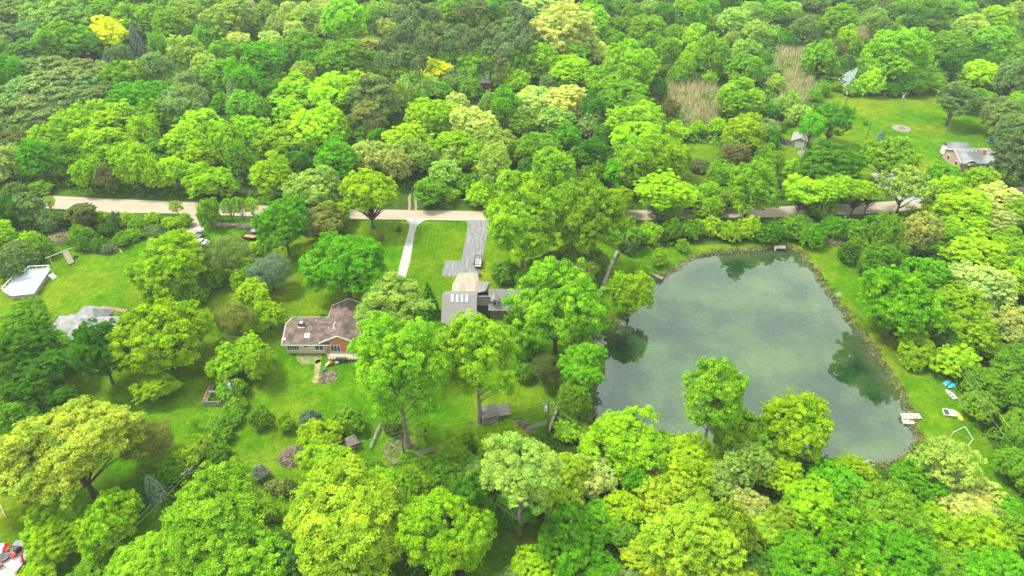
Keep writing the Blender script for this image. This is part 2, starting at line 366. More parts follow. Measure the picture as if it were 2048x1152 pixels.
# ------------------------------------------------------------ foliage material (one for every plant; object colour holds the plant's own, plus painted brightness for far rows)
def leaf_mat(name, tl=.36):
    f = NT(name); oi = f.N.new('ShaderNodeObjectInfo'); a = f.attr('rnd')
    f.N.remove(f.b)
    base = oi.outputs['Color']
    dark = f.mix(1.0, base, (.33, .41, .28), 'MULTIPLY'); lite = f.mix(1.0, base, (1.55, 1.45, 1.5), 'MULTIPLY')
    c = f.mix(a, dark, lite)
    off = f.N.new('ShaderNodeVectorMath'); off.operation = 'ADD'; f.L.new(f.co, off.inputs[0]); cmb = f.N.new('ShaderNodeCombineXYZ'); f.L.new(f.math('MULTIPLY', oi.outputs['Random'], 37.0), cmb.inputs[0]); f.L.new(cmb.outputs[0], off.inputs[1])
    nz = f.noise(2.3, 4, vec=off.outputs[0]); c = f.mix(f.ramp(nz, [(.35, (0, 0, 0)), (.65, (1, 1, 1))]), f.mix(1.0, c, (.80, .92, .85), 'MULTIPLY'), f.mix(1.0, c, (1.25, 1.10, 1.0), 'MULTIPLY'))
    d = f.N.new('ShaderNodeBsdfDiffuse'); t = f.N.new('ShaderNodeBsdfTranslucent'); f.L.new(c, d.inputs[0])
    f.L.new(f.mix(1.0, c, (1.0, 1.15, .5), 'MULTIPLY'), t.inputs[0])
    ms = f.N.new('ShaderNodeMixShader'); ms.inputs[0].default_value = tl; f.L.new(d.outputs[0], ms.inputs[1]); f.L.new(t.outputs[0], ms.inputs[2])
    f.L.new(ms.outputs[0], f.out.inputs[0]); return f.m
LEAF = leaf_mat('foliage')
BARK = mat('bark', (.17, .145, .11), .9, n1=3, col2=(.07, .055, .04)); PALEBARK = mat('pale bark', (.38, .34, .27), .9, n1=2, col2=(.2, .17, .13))
REDBARK = mat('pine bark', (.30, .22, .16), .9, n1=2, col2=(.16, .12, .09))

def unit(v): return v / (np.linalg.norm(v, axis=-1, keepdims=True) + 1e-9)
def leaves_mesh(name, P, Nn, S, rnd, asp=1.5):
    n = len(P); rs = np.random.RandomState(n % 9973)
    T = unit(np.cross(Nn, unit(rs.normal(size=(n, 3))))); B = np.cross(Nn, T)
    a = (S * asp * .5)[:, None]; b = (S * .5)[:, None]
    V = np.stack([P - T * a, P - B * b + Nn * (b * .3), P + T * a, P + B * b + Nn * (b * .3)], 1).reshape(-1, 3)
    me = mesh_np(name, V, np.arange(4 * n).reshape(n, 4)); attr(me, 'rnd', rnd, 'FACE'); me.materials.append(LEAF)
    return me
def limbs(name, Hn, targets, r0, m, lean=0, rs=None, fork=.35, tmul=1.0):
    mb = MB(); rs = rs or random.Random(1)
    top = Vector((0, 0, Hn * .8)); pts = [Vector((0, 0, -.02))]
    k = 6
    for i in range(1, k + 1):
        t = i / k; pts.append(Vector((rs.uniform(-.03, .03), rs.uniform(-.03, .03), Hn * .82 * t)))
    for i in range(k):
        mb.tube(pts[i], pts[i + 1], r0 * (1 - .8 * i / k) * (1.35 if i == 0 else 1), r0 * (1 - .8 * (i + 1) / k), 7)
    for T in targets:
        T = Vector(T); zb = max(Hn * .15, min(Hn * .75, T.z - (Vector((T.x, T.y, 0)).length) * .9 - .1))
        i = min(k - 1, int(zb / (Hn * .82) * k)); A = pts[i].lerp(pts[i + 1], zb / (Hn * .82) * k - i)
        M = A.lerp(T, .5) + Vector((0, 0, .06)) + Vector((rs.uniform(-.05, .05), rs.uniform(-.05, .05), 0))
        rr = r0 * .42 * tmul
        mb.tube(A, M, rr, rr * .6, 5, False); mb.tube(M, T, rr * .6, rr * .2, 5, False)
    return mb
def lobed(seed, Hn, c0, nl, spread, lr, pr, npf, nleaf, ls, flat=1.0, droop=0.0, upb=.5, bark=BARK, r0=.045, core=.0, tmul=1.0, top=0.68, irr=.13):
    rs = np.random.RandomState(seed); az_ = (1 - c0) * Hn / 2; zc = Hn - az_
    i = np.arange(nl) + .5; ph = np.arccos(1 - 1.62 * i / nl); th = np.pi * (1 + 5 ** .5) * i + rs.uniform(0, 6.28)
    D = np.stack([np.cos(th) * np.sin(ph), np.sin(th) * np.sin(ph), np.cos(ph)], 1) + rs.normal(0, .16, (nl, 3)); D = unit(D)
    thd = np.arctan2(D[:, 1], D[:, 0]); p1, p2 = rs.uniform(0, 6.28, 2)
    rad = (rs.uniform(.72, 1.12, nl) * (1 + irr * np.sin(2 * thd + p1) + irr * .8 * np.sin(3 * thd + p2 + 2 * D[:, 2])))[:, None]
    Lc = D * rad * np.array([spread, spread, az_ * top]) + np.array([0, 0, zc])
    Lr = lr * rs.uniform(.7, 1.3, nl)
    # inner lobes
    ni = max(2, nl // 5); Di = unit(rs.normal(size=(ni, 3))); Lc2 = Di * np.array([.28, .28, az_ * .3]) + np.array([0, 0, zc])
    Lc = np.vstack([Lc, Lc2]); Lr = np.append(Lr, np.full(ni, lr * .9)); D = np.vstack([D, Di])
    P = []; Q = []; 
    for c, r, d in zip(Lc, Lr, D):
        n = int(npf * (r / lr) ** 2) + 2
        u = unit(rs.normal(size=(n * 3, 3))); keep = (u @ d > -.35) & (u[:, 2] > -.6); u = u[keep][:n]
        if not len(u): continue
        spur = np.where(rs.uniform(size=(len(u), 1)) < .22, rs.uniform(1.1, 1.42, (len(u), 1)), 1.0)
        pc = c + u * r * spur * rs.uniform(.72, 1.12, (len(u), 1)) * np.array([1, 1, flat]); pc[:, 2] -= droop * (np.hypot(pc[:, 0], pc[:, 1])) ** 2
        P.append(pc); Q.append(np.repeat((.5 * u + .5 * d), 1, 0))
    P = np.vstack(P); Q = np.vstack(Q); n = len(P)
    prr = pr * rs.uniform(.6, 1.45, n); tint = rs.uniform(.1, .9, n)
    k = nleaf; v = unit(rs.normal(size=(n, k, 3))); v[..., 2] = np.where(v[..., 2] < -.25, -v[..., 2], v[..., 2])
    rr = rs.uniform(.25, 1, (n, k, 1)) ** .6
    LP = P[:, None] + v * rr * prr[:, None, None] * np.array([1, 1, .8])
    LN = unit(.6 * v + .45 * Q[:, None] + np.array([0, 0, upb * .7]) + .6 * rs.normal(size=(n, k, 3)))
    S = np.full((n, k), ls) * rs.uniform(.6, 1.4, (n, k)); rn = np.clip(.55 * tint[:, None] + .45 * rs.uniform(0, 1, (n, k)), 0, 1)
    LP = LP.reshape(-1, 3); m = LP[:, 2] > 0.0
    LP[:, 2] = np.where(m, LP[:, 2], .02)
    return LP, LN.reshape(-1, 3), S.ravel(), rn.ravel(), Lc
def norm_arch(P, Nn, S, Hn):                    # to radius 1, height 1 (leaves keep their true shape at the usual proportions)
    return P, Nn, S
ARCH = {}
def make_arch(kind, var):
    seed = hash((ord(kind), var)) % 100000 + 7 * var
    seed = ord(kind) * 131 + var * 17
    rs = random.Random(seed); bark = BARK; r0 = .05; tm = 1.0
    if kind == 'o':
        Hn, c0, nl_, lr_, ir_, dr_, up_ = [(2.15,.13,36,.27,.13,0,.5), (1.85,.12,46,.23,.18,.05,.4), (2.5,.15,30,.29,.10,0,.5), (2.2,.10,58,.20,.15,.12,.35), (2.0,.14,28,.31,.20,0,.6),
            (2.35,.12,52,.21,.12,.08,.4), (2.1,.16,40,.25,.22,0,.45), (1.95,.10,66,.18,.16,.10,.35), (2.6,.12,44,.23,.14,.04,.45)][var]
        P, Nn, S, rn, T = lobed(seed, Hn, c0, nl_, .74 if lr_ < .24 else .69, lr_, .08, int(27 * (lr_ / .27) ** 1.1), 72, .0265, upb=up_, droop=dr_, irr=ir_)
    elif kind == 'f': Hn, c0 = 2.1, .06; P, Nn, S, rn, T = lobed(seed, Hn, c0, 54, .74, .21, .075, 22, 60, .0235, droop=.10, upb=.35)
    elif kind == 'c': Hn, c0 = 2.9, .30; P, Nn, S, rn, T = lobed(seed, Hn, c0, 60, .78, .18, .08, 17, 60, .027, upb=.3, top=.80, irr=.15); tm = .6; bark = PALEBARK; r0 = .06
    elif kind == 'p': Hn, c0 = 2.0, .30; P, Nn, S, rn, T = lobed(seed, Hn, c0, 26, .74, .17, .09, 9, 24, .042, top=.8); bark = BARK; r0 = .045; tm = 1.1
    elif kind == 'b': Hn, c0 = 1.35, .0; P, Nn, S, rn, T = lobed(seed, Hn, c0, 28, .64, .30, .10, 18, 44, .046); P[:, 2] -= .05; P[:, 2] = np.abs(P[:, 2])
    elif kind == 'z': Hn, c0 = 1.9, .10; P, Nn, S, rn, T = lobed(seed, Hn, c0, 60, .74, .17, .13, 18, 26, .026, upb=.2); tm = .5
    elif kind == 'w': Hn, c0 = 2.6, .12; P, Nn, S, rn, T = lobed(seed, Hn, c0, 40, .62, .26, .09, 18, 36, .050, flat=.38, upb=.55)
    elif kind == 'r': Hn, c0 = 4.6, .66; P, Nn, S, rn, T = lobed(seed, Hn, c0, 18, .6, .34, .12, 16, 40, .075, flat=.7); bark = REDBARK; r0 = .07
    elif kind == 's':
        Hn, c0 = 2.5, .03; R = np.random.RandomState(seed); P = []; Nn = []; rn = []; T = []
        for i in range(17):
            t = i / 16; z = Hn * (.05 + .92 * t); rad = (1 - t) ** .68 * 1.0 + .03; nb = int(6 + 13 * (1 - t))
            for j in range(nb):
                a = j / nb * 6.283 + R.uniform(0, .5) + i * .7; L = rad * R.uniform(.8, 1.1); q = int(80 * L + 8)
                u = R.uniform(.1, 1, q) ** .8; side = R.normal(0, 1, q) * .09 * L * (1.15 - u)
                x = np.cos(a) * u * L - np.sin(a) * side; y = np.sin(a) * u * L + np.cos(a) * side
                zz = z - .30 * L * u ** 1.3 + .12 * L * u ** 3 + R.normal(0, .02, q)
                P.append(np.stack([x, y, np.maximum(zz, .02)], 1)); Nn.append(unit(np.stack([np.cos(a) * .5 + R.normal(0, .3, q), np.sin(a) * .5 + R.normal(0, .3, q), 1 + R.normal(0, .6, q)], 1)))
                rn.append(np.clip(u * .7 + R.uniform(0, .3, q), 0, 1))
        P = np.vstack(P); Nn = np.vstack(Nn); rn = np.concatenate(rn); S = np.full(len(P), .075)
    crown = leaves_mesh('crown', P, Nn, S, rn, 2.6 if kind in 'swr' else 1.5)
    crown.transform(Matrix.Scale(1 / Hn, 4, (0, 0, 1)))
    tb = [tuple(t) for t in T] if len(T) else []
    if kind in 'bz': tb = tb[::3]
    mb = limbs('trunk', Hn, tb, r0, bark, rs=rs, tmul=tm)
    tm_ = bpy.data.meshes.new('trunk'); tm_.from_pydata(mb.v, [], mb.f); tm_.update(); tm_.materials.append(bark)
    tm_.transform(Matrix.Scale(1 / Hn, 4, (0, 0, 1)))
    ARCH[(kind, var)] = (crown, tm_, Hn, c0)
NV = dict(o=9, f=4, c=4, p=2, b=4, z=2, w=3, r=2, s=2)
for k_, n_ in NV.items():
    for v_ in range(n_): make_arch(k_, v_)

COL = dict(l=(.32,.48,.08), L=(.34,.57,.012), g=(.26,.50,.02), F=(.35,.51,.025), y=(.44,.56,.06), Y=(.50,.58,.15), G=(.20,.41,.022), B=(.15,.42,.010), D=(.09,.27,.014), E=(.12,.29,.035),
           S=(.20,.33,.09), V=(.22,.33,.20), P=(.17,.25,.09), Q=(.22,.32,.10), R=(.18,.23,.06), O=(.22,.25,.08), K=(.28,.36,.07), M=(.055,.03,.035),
           N=(.16,.21,.18), W=(.42,.42,.34), X=(.74,.80,.012))
CNAME = dict(y='pale yellow-green', g='fresh green', l='pale green', L='lime green', F='yellow-green', Y='creamy green', G='mid green', B='bright green', D='dark green', E='deep blue-green', S='grey-green',
             V='silvery blue-green', P='dark olive', Q='dusty green', R='brownish olive', O='olive', K='dull yellow-olive', M='dark purple', N='dark bluish', W='whitish', X='golden yellow')
KNAME = dict(o=('broadleaf_tree', 'tree', 'rounded leafy tree'), f=('soft_crowned_tree', 'tree', 'fine-leaved tree'), c=('cottonwood_tree', 'tree', 'tall forked tree'),
             p=('open_crowned_tree', 'tree', 'thin-leaved tree'), b=('shrub', 'shrub', 'shrub'), z=('twiggy_tree', 'tree', 'twiggy tree'), w=('white_pine', 'pine tree', 'layered pine'),
             r=('red_pine', 'pine tree', 'bare-trunked pine'), s=('spruce_tree', 'spruce', 'pointed spruce'))
TREES = """o l 118 38 108 75
o G 130 78 90 50
o G 205 25 60 45
o G 270 28 75 40
o X 221 69 84 60 226 112
s N 270 82 36 70
z O 294 55 32 52
f S 243 107 35 35
b M 162 110 68 36
s V 217 114 40 35
o E 45 108 82 50
o B 10 145 50 60
w S 30 30 60 60
w S 62 70 60 60
w S 90 95 50 50
w S 5 75 50 60
w S 60 140 60 50
w Q 110 135 60 40
w Q 160 137 60 40
w S 205 145 50 45
w Q 140 162 70 50
w Q 90 168 70 50
w S 40 180 60 50
w S 180 172 60 45
w S 25 212 60 50
w Q 70 212 70 50
w Q 120 202 70 50
w S 165 205 60 50
w Q 100 238 60 50
w S 50 252 60 50
w S 15 262 50 50
w P 200 190 50 45
o G 248 155 75 60
o Y 272 137 36 35
o B 277 195 90 60
o G 300 235 55 55
o S 315 138 60 60
o G 318 92 38 60
o G 342 47 62 50
o l 370 97 55 50
o l 378 28 60 45
o G 418 68 50 45
o l 455 35 85 70
z W 500 22 26 50
o Y 472 80 45 30
o G 448 107 55 45
o G 442 152 65 60
o B 485 160 55 70
o l 410 132 50 40
o S 378 165 60 45
s P 467 188 50 72
b B 441 205 38 38
o S 365 203 90 50
z W 407 199 25 30
o D 350 242 50 45
o L 398 240 72 52
o G 487 215 60 60
o L 175 245 90 60
o L 230 240 80 60
o L 285 262 60 60
o L 110 275 80 60
o L 200 285 90 60
o L 372 285 75 60
o L 452 282 62 75
o L 500 262 60 60
z O 30 278 70 50
o l 535 30 45 45
o l 608 36 60 45
o g 690 48 80 85
o Y 655 12 60 28
o Y 557 52 38 40
o Y 588 61 34 35
o Y 545 84 40 35
o G 605 94 66 58
o G 745 47 35 60
o l 760 28 52 45
o Y 775 58 34 32
o D 628 125 50 45
o Y 730 88 60 40
o G 690 118 90 60
o l 685 142 45 35
o l 732 142 44 35
o l 605 147 55 45
o B 530 120 70 76
r P 775 88 38 36
r P 800 72 38 36
r P 815 108 38 36
r P 842 92 38 36
r P 850 66 38 36
r P 788 125 38 36
r P 866 84 34 34
r P 885 60 38 30
r P 905 72 38 30
r P 925 64 38 30
r P 945 76 38 34
r P 962 70 38 34
r P 985 66 38 34
r P 1002 84 38 34
r P 1022 74 38 34
r P 1012 104 38 34
r P 980 98 38 34
r P 800 30 42 36
r P 832 22 42 36
r P 862 30 38 32
r P 822 52 40 36
r P 930 26 38 36
r P 1042 58 38 36
r P 1046 88 38 36
r P 1064 72 38 36
r P 1030 22 38 36
r P 1050 32 38 36
r P 765 120 36 34
r P 838 128 34 34
r P 930 92 30 30
r P 1000 122 34 30
r P 900 95 30 30
r P 960 18 38 30
o G 890 18 65 28
o G 985 20 55 40
b G 940 37 32 28
s E 835 138 22 54
o X 873 138 60 30
p G 946 138 92 52 950 172
o S 908 163 55 38
o l 860 175 52 35
o L 590 178 85 50
o L 665 192 90 70
o L 722 168 100 45
o L 583 222 52 48
o G 675 212 70 50
o G 517 220 45 52
o D 546 220 30 60
w R 750 200 85 85
w R 735 238 70 70
w R 712 268 40 40
o l 805 198 40 65
b B 838 202 40 38
o B 890 182 30 30
o Y 915 205 45 38
o l 980 212 38 45
o l 1008 152 45 36
o B 1010 220 50 85
o L 862 230 90 60
w S 848 247 36 45
o Y 945 248 75 60
o L 810 278 85 55
o B 738 272 52 42
o L 640 255 95 75
o L 560 278 80 60
o L 678 262 44 60
o B 528 265 50 45
o L 905 282 80 50
o l 985 284 80 50
o Y 1125 38 120 45
o Y 1085 8 80 24
o g 1180 42 75 75
o Y 1150 78 80 45
o Y 1195 102 50 40
o G 1165 98 42 40
o G 1073 120 85 65
o L 1150 108 48 48
o L 1138 142 75 52
o G 1220 158 90 52
f g 1265 132 90 90
o G 1222 82 50 40
o G 1312 102 85 75
f G 1295 52 90 50
f l 1300 16 50 35
o E 1200 20 50 40
o G 1262 26 30 35
o B 1392 32 55 50
f L 1372 130 45 56
f G 1427 108 65 90
f l 1470 40 75 55
f l 1512 62 60 50
f G 1490 132 85 55
f g 1480 195 100 80
f L 1490 265 80 65
b D 1316 180 42 45
b O 1342 220 35 45
b L 1350 260 60 30
o Y 1065 205 70 60
o Y 1125 200 80 60
o l 1110 242 65 50
o L 1035 167 45 40
o G 1250 195 90 60
f g 1270 235 100 60
o D 1190 217 45 60
f L 1275 272 100 60
f G 1080 284 70 40
o B 1135 272 45 40
f G 1555 22 60 45
f G 1680 42 85 75
f S 1610 58 60 60
b G 1640 118 72 70
z O 1672 100 40 50
f L 1695 72 40 50
f g 1797 108 140 112
b L 1743 168 52 48
b D 1790 178 45 28
b L 1843 173 30 30
f l 1750 40 60 55
o E 1850 40 75 60
f G 1900 88 80 60
f l 1942 52 70 50
f L 1992 38 70 60
f l 2032 25 50 50
f G 1990 78 90 60
o D 1910 130 70 60
f L 1965 148 80 60
o S 2025 152 70 80
o S 1920 197 78 82 1893 252
o S 2002 228 90 70
f S 2025 262 80 80
o D 1682 238 72 56 1652 288
o B 1625 256 52 62 1610 308
s V 1763 270 22 30
b G 1675 172 22 18
b G 1702 180 36 22
b G 1632 192 26 30
b l 1583 202 35 35
b S 1578 244 22 18
b D 1569 263 7 7
b G 1731 245 12 14
o Y 15 322 60 60
o B 75 318 65 65
o G 125 312 60 60
o L 175 348 50 50
o O 215 350 45 50
o G 190 308 70 45
o L 270 328 72 75
o L 305 348 45 60
o L 360 342 66 66 362 384
o L 420 357 80 55
o G 480 335 52 90
o G 320 302 60 45
o L 400 307 70 50
o L 445 305 60 45
o L 255 292 60 40
b G 80 372 50 22
f S 30 380 36 30
o D 14 418 56 60
w S 55 412 60 60
b S 105 440 60 45
w R 165 427 58 50
b P 230 440 34 30
p L 96 404 34 26
p L 353 413 30 28 357 432
b L 200 434 34 26
b L 250 438 38 28
b G 275 448 38 26
b L 305 438 36 26
b L 340 446 36 26
b L 368 440 30 28
b D 215 458 36 28
b G 265 470 38 26
b S 310 462 40 26
b G 240 482 30 26
b G 163 475 50 52
b G 193 490 30 26
b V 215 497 22 20
b L 50 478 60 30
b S 30 502 60 40
b G 82 494 46 46
b S 15 535 58 60
b S 58 516 46 36
o L 335 532 145 112
o L 355 484 76 48
b L 297 560 50 50
z K 458 510 96 84
b G 425 558 50 46
b L 480 560 46 44
o G 415 420 48 50
p L 463 414 34 40 468 450
p L 488 412 32 40 490 450
p L 512 412 32 38 512 448
o L 545 352 75 70
o l 625 374 88 72
o B 672 322 85 70
o L 750 378 112 86 747 457
o Y 755 312 55 60
o Y 795 338 45 70
o l 830 312 70 60
o l 890 348 60 50
b G 965 350 50 45
o l 912 312 60 45
o L 942 310 60 50
p l 988 330 84 84
b L 902 388 44 30
o K 640 438 90 60
o B 575 450 112 98 580 508
o B 690 527 182 132 700 598
z V 540 545 88 78
b D 798 459 12 13
z O 762 486 18 40
s D 857 603 46 86
c g 1045 445 186 190 1045 552
c g 1190 445 150 170 1172 540
f g 1110 337 76 76
f G 1050 303 60 50
b B 1155 312 42 40
o D 1190 305 60 60
b G 1190 348 56 46
o B 1240 347 55 55
o g 1280 328 90 80
f L 1350 318 60 66
o L 1320 385 110 62 1314 446
b O 1398 330 46 26
b D 1437 340 18 18
b L 1415 385 52 44
o G 1500 370 112 116 1490 433
b G 1255 470 60 60
b L 1302 466 50 44
b G 1345 460 45 44
b G 1385 456 55 44
b L 1420 452 54 40
b L 1460 462 54 40
b L 1500 455 54 44
b D 1540 465 56 44
b G 1580 456 58 44
b B 1625 470 60 46
b B 1670 456 58 44
b G 1710 462 56 46
b D 1747 452 50 44
b S 1260 488 42 44
b G 1600 440 50 24
b L 1319 519 36 44
b L 1366 500 28 46
b L 1285 535 38 32
f L 1262 585 86 96
o g 1110 612 174 175 1110 705
f l 1165 548 55 60
z O 1100 522 50 44
f G 1540 338 50 90
b L 1585 337 50 36
o L 1590 378 80 50 1592 431
o L 1648 380 76 48 1646 432
o L 1700 380 70 44 1702 428
o l 1742 384 56 40 1728 427
o D 1660 328 110 72
o G 1785 316 102 76 1762 366
p l 1802 374 112 92 1790 430
o B 1883 357 58 58
w P 2030 318 66 84
o L 1915 397 105 64
o L 1960 360 65 42
o Y 2002 397 85 55
o L 1900 440 45 38
o Y 1835 462 76 86 1822 511
c G 1772 468 60 84
f G 1770 515 80 76
o L 1932 450 88 60
o Y 1990 442 80 60
o L 2032 430 60 60
o L 1950 512 110 80
o L 2022 492 80 64
o G 1900 492 70 60
o Y 1960 562 112 76
o L 2032 556 70 64
b D 1735 532 40 40
b G 1717 487 38 28
o B 1852 550 90 78
o B 1782 582 100 76
f G 50 632 96 66
o D 48 700 116 100
o G 106 694 74 58
o D 105 735 104 84
o D 40 775 110 100
o G 30 835 90 80
o D 110 800 80 60
o D 197 706 106 118
o L 320 668 182 150
o L 312 766 72 50
z K 470 640 90 84
o L 505 588 66 60
f l 460 692 60 50
o L 458 722 80 60
o L 500 700 60 60
b G 460 780 62 50
b G 472 808 50 36
b G 458 838 52 40
b G 440 868 48 40
b L 405 890 50 50
b G 440 905 50 44
p L 390 846 22 24
o y 152 886 226 150 190 992
z K 292 882 110 100
o L 535 630 60 54
o L 515 725 60 66
c l 790 620 150 120 795 735
c g 780 735 195 200 815 892
c g 965 708 168 172 960 845
b G 522 838 46 50
b L 571 848 38 42
b V 622 842 50 46
b G 697 842 64 56
f L 642 870 80 66
p L 850 860 44 40
b S 782 850 44 50
b B 645 631 14 12
z R 1093 740 62 70
o B 1168 732 108 92 1160 792
f G 1145 805 66 92
z K 1214 652 42 62
c g 1415 790 134 138 1403 905
o g 1490 862 130 96
o L 1252 882 150 124
o L 1592 850 138 128
o B 1800 606 146 124
o G 1850 645 80 66
o L 1920 602 90 70
o L 1943 662 88 76
o Y 2030 652 88 90
o D 1900 690 60 50
b L 1826 722 42 36
f G 2025 722 70 70
f G 2035 790 60 70
f G 2040 850 60 66
o G 1990 700 60 50
o B 30 928 130 140 50 1004
s V 303 972 46 60
b D 265 985 75 50
b B 345 947 60 50
b L 375 915 56 50
o L 110 1055 118 92
o L 215 1045 118 112
f g 290 1115 140 90
f g 430 1020 216 170
f g 480 1095 176 120
f L 372 1125 100 70
o L 75 1148 70 50
b G 190 1130 90 50
f F 695 1040 250 220
f L 890 1062 178 176
o D 940 1010 104 118
o E 570 1110 116 84
b K 571 972 38 34
b W 522 945 36 34
b K 545 975 40 30
f L 640 908 80 60
f L 675 925 90 60
b G 815 915 40 26
o G 895 922 100 60
b G 935 890 50 46
c l 1030 935 150 136 1040 1068
b F 1000 1052 20 44
o F 1120 962 130 110
o Y 1180 945 104 90
o B 1230 925 60 50
o B 1270 965 50 60
o Y 1290 920 80 66
o L 1370 938 110 88
o L 1420 922 66 60
o F 1330 985 100 76
o F 1385 1005 110 80
o F 1385 1065 170 120
o F 1460 1055 100 110
o F 1440 1135 120 66
o F 1300 1112 96 80
o B 1140 1078 130 116
o L 1070 1128 100 70
o B 1205 1130 90 60
o L 1245 1015 80 66
o G 1250 1065 66 60
o l 1495 932 90 90
o Y 1500 1012 86 76
o F 1530 1065 90 80
o E 1510 1135 80 56
o G 1550 905 70 60
o L 1560 945 90 70
o L 1620 1010 108 100
o F 1555 1045 80 72
o B 1680 962 110 78
o B 1835 952 90 60
o G 1780 1012 150 98
p l 1868 925 130 90 1862 985
p Y 1975 985 70 60
o Y 1940 1018 110 78
o B 2000 1015 76 60
o B 1700 1075 120 100
o B 1790 1100 140 100
o L 1850 1050 100 80
o L 1960 1075 120 90
o G 2030 1065 80 80
o B 1990 1128 130 66
o G 1900 1130 100 60
o B 1605 1120 130 86
o G 2020 925 60 60
o G 2040 885 50 60
o L 1750 1140 100 60
b G 1012 545 60 50
b G 1075 538 60 46
b l 1140 512 70 56
b G 1190 520 56 50
f G 1165 585 60 60
f G 1062 560 60 56
b G 1178 655 44 50
b G 1200 628 36 36
b G 1160 700 50 46
b B 1050 700 50 50
b L 1135 858 60 46
b G 1170 862 56 40
b G 1050 745 46 40
f G 1030 660 60 70
b L 600 500 40 30
b G 610 440 50 30
f L 668 425 60 50
b G 500 545 60 50
b L 520 500 50 40
z K 432 535 60 60
b G 380 590 60 50
b D 1700 505 50 40
f G 1330 400 80 60
f L 1230 400 70 60
b G 1450 395 60 44
o L 1545 870 96 84
o L 1385 905 96 70
o l 1440 950 90 76
o L 1700 940 90 60
f g 1330 890 70 60
o L 1190 890 80 60
b G 560 420 50 40
o L 1012 872 96 60
f g 842 938 90 50
o L 905 900 66 48
f L 770 955 70 44
b G 735 930 50 36
b L 330 915 56 44"""
rnd = random.Random(11)
placed = []                                     # kind, colour, x, y, R, H, px, py, w, h
def solve(kind, cx, cy, w_, h_, base=None):
    Hn, c0 = ARCH[(kind, 0)][2:]
    z = 6.0; R = 4.0
    for _ in range(8):
        P = at(cx, cy, z); s = ppm(P); R = w_ / 2 / s
        sphi = (CAM_H - z) / math.sqrt(P.x ** 2 + P.y ** 2 + (CAM_H - z) ** 2); cphi = math.sqrt(1 - sphi ** 2)
        q = (h_ / 2 / s) ** 2 - (R * sphi) ** 2
        azr = math.sqrt(q) / cphi if q > 0 else 0
        natural = (1 - c0) * Hn / 2 * R
        a = min(max(azr, .72 * natural), 1.45 * natural)
        half = math.sqrt((a * cphi) ** 2 + (R * sphi) ** 2) * s
        cy2 = (cy - h_ / 2) + half
        H = 2 * a / (1 - c0); z = H - a
        P = at(cx, cy2, z)
    if base:
        B = at(base[0], base[1]); d = ray(cx, cy2 if not base else cy); t = B.y / d[1]; z = CAM_H + d[2] * t
        a = min(max(azr, .62 * R), 1.5 * R); H = max(z + a, 3.0); lo = max(z - a, .02 * H) / H
        return B.x, B.y, R, H, (1 - lo) / (1 - c0)
    return P.x, P.y, R, H, 1.0
rows = [l.split() for l in TREES.strip().splitlines() if l and l[0] != '#']
spec = []
for r_ in rows:
    k, c = r_[0], r_[1]; nums = list(map(float, r_[2:])); base = tuple(nums[4:6]) if len(nums) > 4 else None
    if not base and k in 'ofw' and not (nums[0] > 1290 and nums[1] < 265): kk = 1.2 if nums[1] < 400 else 1.08; nums[2] *= kk; nums[3] *= kk
    x, y, R, H, q = solve(k, nums[0], nums[1], nums[2], nums[3], base)
    spec.append([k, c, x, y, R, H, nums[0], nums[1], nums[2], nums[3], q])
# woodland gaps filled with understorey trees of the neighbouring colours
OPEN = [np.array(p, float) for p in LAWNS] + [np.array(POND_PX, float)] + [np.array(p, float) for p in REEDS] + [np.array(p, float) for p in CREEK] + \
       [np.array(ROAD_T + ROAD_B, float)] + [np.array([(0,352),(480,374),(960,396),(1240,412),(1240,500),(1130,448),(600,446),(430,446),(430,500),(0,470)], float)] + [np.array(OTHER['ne_drive'], float)] + \
       [np.array([(1240,500),(1240,440),(1420,432),(1560,432),(1760,428),(1760,485),(1560,484),(1400,490)], float)] + [np.array([(860,140),(975,140),(975,176),(860,176)], float)] + [np.array([(1655,100),(1735,100),(1735,195),(1655,195)], float), np.array([(1870,8),(1960,30),(1960,66),(1870,40)], float)] + [np.array([(1840,640),(1900,740),(2000,870),(2090,1010),(2090,1160),(2010,1040),(1940,930),(1880,860),(1860,760)], float)]
cells = []
yy = 1152 + 120.0
while yy > -70:
    stp = 23 + 36 * max(0, (yy + 60) / 1200) ** .8; xx = -90.0
    while xx < 2140:
        cells.append((xx + rnd.uniform(-.35, .35) * stp, yy + rnd.uniform(-.35, .35) * stp, stp)); xx += stp
    yy -= stp * .8
CP = np.array([c[:2] for c in cells]); opn = np.zeros(len(CP), bool)
for p in OPEN: opn |= inside(CP, p)
cov = [(s[6], s[7], s[8] / 2, s[9] / 2 + s[8] * .12) for s in spec]; nfill = 0
cand_order = list(range(len(cells)))
